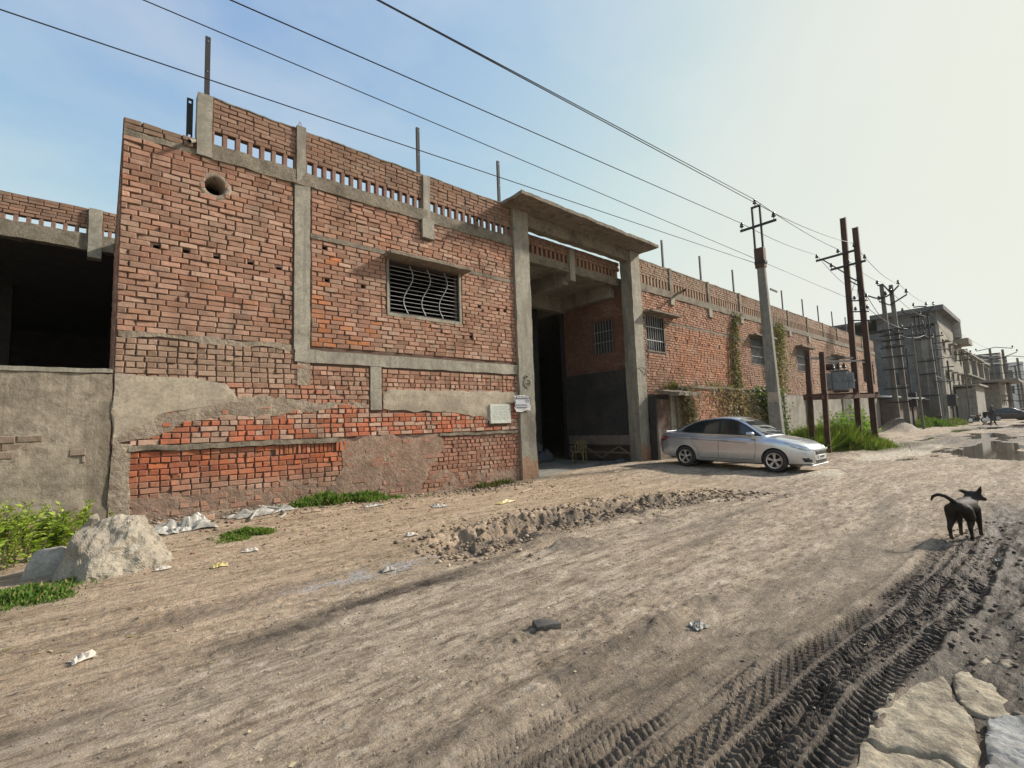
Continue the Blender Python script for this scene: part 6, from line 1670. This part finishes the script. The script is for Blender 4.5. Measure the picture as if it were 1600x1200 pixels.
for k in range(7):
    pass
o = lump('cement_rubble', [(-.9,-.2,0),(.9,-.25,0),(1.0,.15,0),(-.8,.2,0),(-.5,0,.10),(.4,0,.13),(.7,.05,.06)], scrapm, None, 3, .05, 50, 5); o.location = (13.9, 10.6, .036); tag(o, 'low heap of grey rubble and rags at the gate leaf foot', 'rubble')

# ---- dog
DG = empty('dog', (7.70, .87, ground_height(7.75, .85)), math.radians(-7), label='black dog with curled tail trotting away along the dirt road', cat='dog')
fur, nt, b = newmat('black_fur'); nf = noise(nt, opos(nt, (1, 1, 1)), 30, 5, .7)
zz = N(nt, 'SeparateXYZ'); tcx = N(nt, 'TexCoord'); L(nt, tcx.outputs['Object'], zz.inputs[0])
tan_ = math_(nt, 'MULTIPLY', mrange(nt, zz.outputs[2], .13, .05), mrange(nt, nf, .35, .6))
L(nt, mixc(nt, tan_, mixc(nt, nf, (.008,.006,.005), (.032,.022,.016)), (.10,.06,.035)), b.inputs['Base Color']); b.inputs['Roughness'].default_value = .7; b.inputs['Specular IOR Level'].default_value = .3
bump(nt, b, noise(nt, opos(nt, (1, 4, 4)), 45, 4, .7), .5, .006)
def fused(name, chains, mat, parent, voxel=.009, smooth=10):
    """one continuous skin fused over tapered limbs: chains of (point, radius)"""
    mb = MB()
    for ch in chains:
        P = [Vector(p) for p, r in ch]; R_ = [r for p, r in ch]; pts, rad = [], []
        for i in range(len(P)-1):
            k = max(2, int((P[i+1]-P[i]).length/.012))
            for j in range(k): t = j/k; pts.append(P[i].lerp(P[i+1], t)); rad.append(R_[i]+(R_[i+1]-R_[i])*t)
        pts.append(P[-1]); rad.append(R_[-1])
        mb.tube(pts, rad, 14)
        for p, r in ch: mb.lathe([(r*math.sin(a), -r*math.cos(a)) for a in np.linspace(.02, math.pi-.02, 8)], p, 12)
    o = mb.build(name, mat, parent, fixn=False)
    m = o.modifiers.new('r', 'REMESH'); m.mode = 'VOXEL'; m.voxel_size = voxel
    m = o.modifiers.new('s', 'SMOOTH'); m.factor = .5; m.iterations = smooth
    nm = bpy.data.meshes.new_from_object(o.evaluated_get(bpy.context.evaluated_depsgraph_get())); o.modifiers.clear(); o.data = nm
    nm.polygons.foreach_set('use_smooth', [True]*len(nm.polygons)); return o
fused('body', [
    [((-.02,0,.445),.085), ((.08,0,.44),.095), ((.22,0,.425),.098), ((.36,0,.41),.118), ((.46,0,.425),.098), ((.53,-.01,.475),.075), ((.585,-.03,.525),.072), ((.615,-.055,.52),.062), ((.65,-.085,.495),.040), ((.675,-.115,.478),.028)],
    [((.575,.03,.565),.030), ((.565,.065,.582),.024), ((.56,.105,.592),.008)], [((.58,-.085,.565),.030), ((.58,-.10,.615),.022), ((.578,-.112,.665),.006)],
    [((-.05,0,.485),.034), ((-.10,.03,.545),.027), ((-.13,.075,.59),.024), ((-.14,.135,.605),.022), ((-.14,.19,.575),.019), ((-.13,.21,.52),.012)],
    [((.02,.055,.40),.082), ((.05,.075,.30),.062), ((.02,.082,.235),.040), ((-.05,.085,.165),.025), ((-.03,.085,.09),.021), ((-.015,.085,.03),.022), ((.03,.085,.022),.022)],
    [((.03,-.055,.40),.082), ((.10,-.075,.31),.062), ((.10,-.082,.24),.040), ((.04,-.085,.175),.025), ((.07,-.085,.10),.021), ((.09,-.085,.045),.022), ((.135,-.085,.035),.022)],
    [((.39,.065,.38),.062), ((.37,.08,.28),.042), ((.395,.082,.16),.026), ((.39,.082,.07),.021), ((.395,.082,.025),.024), ((.43,.082,.022),.022)],
    [((.41,-.065,.38),.062), ((.43,-.08,.28),.042), ((.48,-.082,.16),.026), ((.49,-.082,.07),.021), ((.50,-.082,.025),.024), ((.535,-.082,.022),.022)]], fur, DG)
DG.scale = (.92, .98, .90)
mb = MB(); mb.lathe([(0,-.014),(.012,-.008),(.014,.0),(.012,.008),(0,.014)], (.685,-.122,.478), 8); mb.build('nose', M['car_black'], DG, True)
for p in ((.655,-.045,.545), (.63,-.125,.54)):
    mb = MB(); mb.lathe([(0,-.008),(.008,0),(0,.008)], p, 8); mb.build('eye', M['glass_dark'], DG, True)
# ================================================================ MORE LINE HARDWARE DOWN THE ROAD
for i, (x, y, h) in enumerate(((48.5, 6.9, 8.6), (62, 7.3, 9.2), (74, 6.4, 8.2))):
    lab = ('dark slim service pole beside the soil heap', 'dark slim service pole just past the plated poles', 'dark slim service pole by the gate house')[i]
    R4 = empty('service_pole', (x, y, 0), label=lab, cat='pole')
    mb = MB(); mb.tube([(0,0,-.2),(0,.1,h)], [.09,.06], 7); mb.build('shaft', M['pole_backlit'], R4)
    for z in (h-.4, h-1.1):
        mb = MB(); mb.box(-.05,.05,-.7,.8,z-.05,z+.05); mb.build('cross_arm', M['dark_iron'], R4)
        for yy in (-.6, .1, .7): insulator(R4, (0, yy, z+.14), 1.3)
W2 = [((43.5,7.0,10.0),(58,7.2,10.3)), ((43.5,7.3,7.3),(58,7.4,8.6)), ((48.5,6.9,8.2),(62,7.3,8.8)), ((58,7.2,11.2),(74,6.4,8.0)), ((58,7.0,10.6),(100,5.6,10.2)), ((62,7.3,8.1),(100,5.0,9.0)), ((25.5,5.24,7.2),(43.5,7.2,7.4)), ((25.5,5.4,6.6),(48.5,7.2,8.1))]
WL = ['line wire between the upswept arms and the black head frame', 'lower line wire between the upswept-arm poles and the plated poles', 'service wire linking the first and second dark slim poles', 'wire falling from the black head frame to the gate house pole', 'long wire from the black head frame to the distant pole pair', 'long lower wire from the second slim pole to the distant pole pair', 'wire from the transformer posts to the upswept-arm poles', 'wire from the transformer posts to the first slim pole']
for (a, b), lb in zip(W2, WL): wire([(*a, .35), b], lb, .014, 'line wires down the road')
# ================================================================ HAZE
mh = bpy.data.materials.new('haze'); mh.use_nodes = True; nt = mh.node_tree; nt.nodes.remove(nt.nodes['Principled BSDF'])
pv = nt.nodes.new('ShaderNodeVolumePrincipled'); pv.inputs['Color'].default_value = (.93,.92,.88,1)
pv.inputs['Density'].default_value = .00022; pv.inputs['Anisotropy'].default_value = .3
nt.links.new(pv.outputs[0], nt.nodes['Material Output'].inputs['Volume'])
mb = MB(); mb.box(-3000, 4000, -3000, 3500, -1.5, 19); tag(mb.build('haze', mh), kind='stuff')
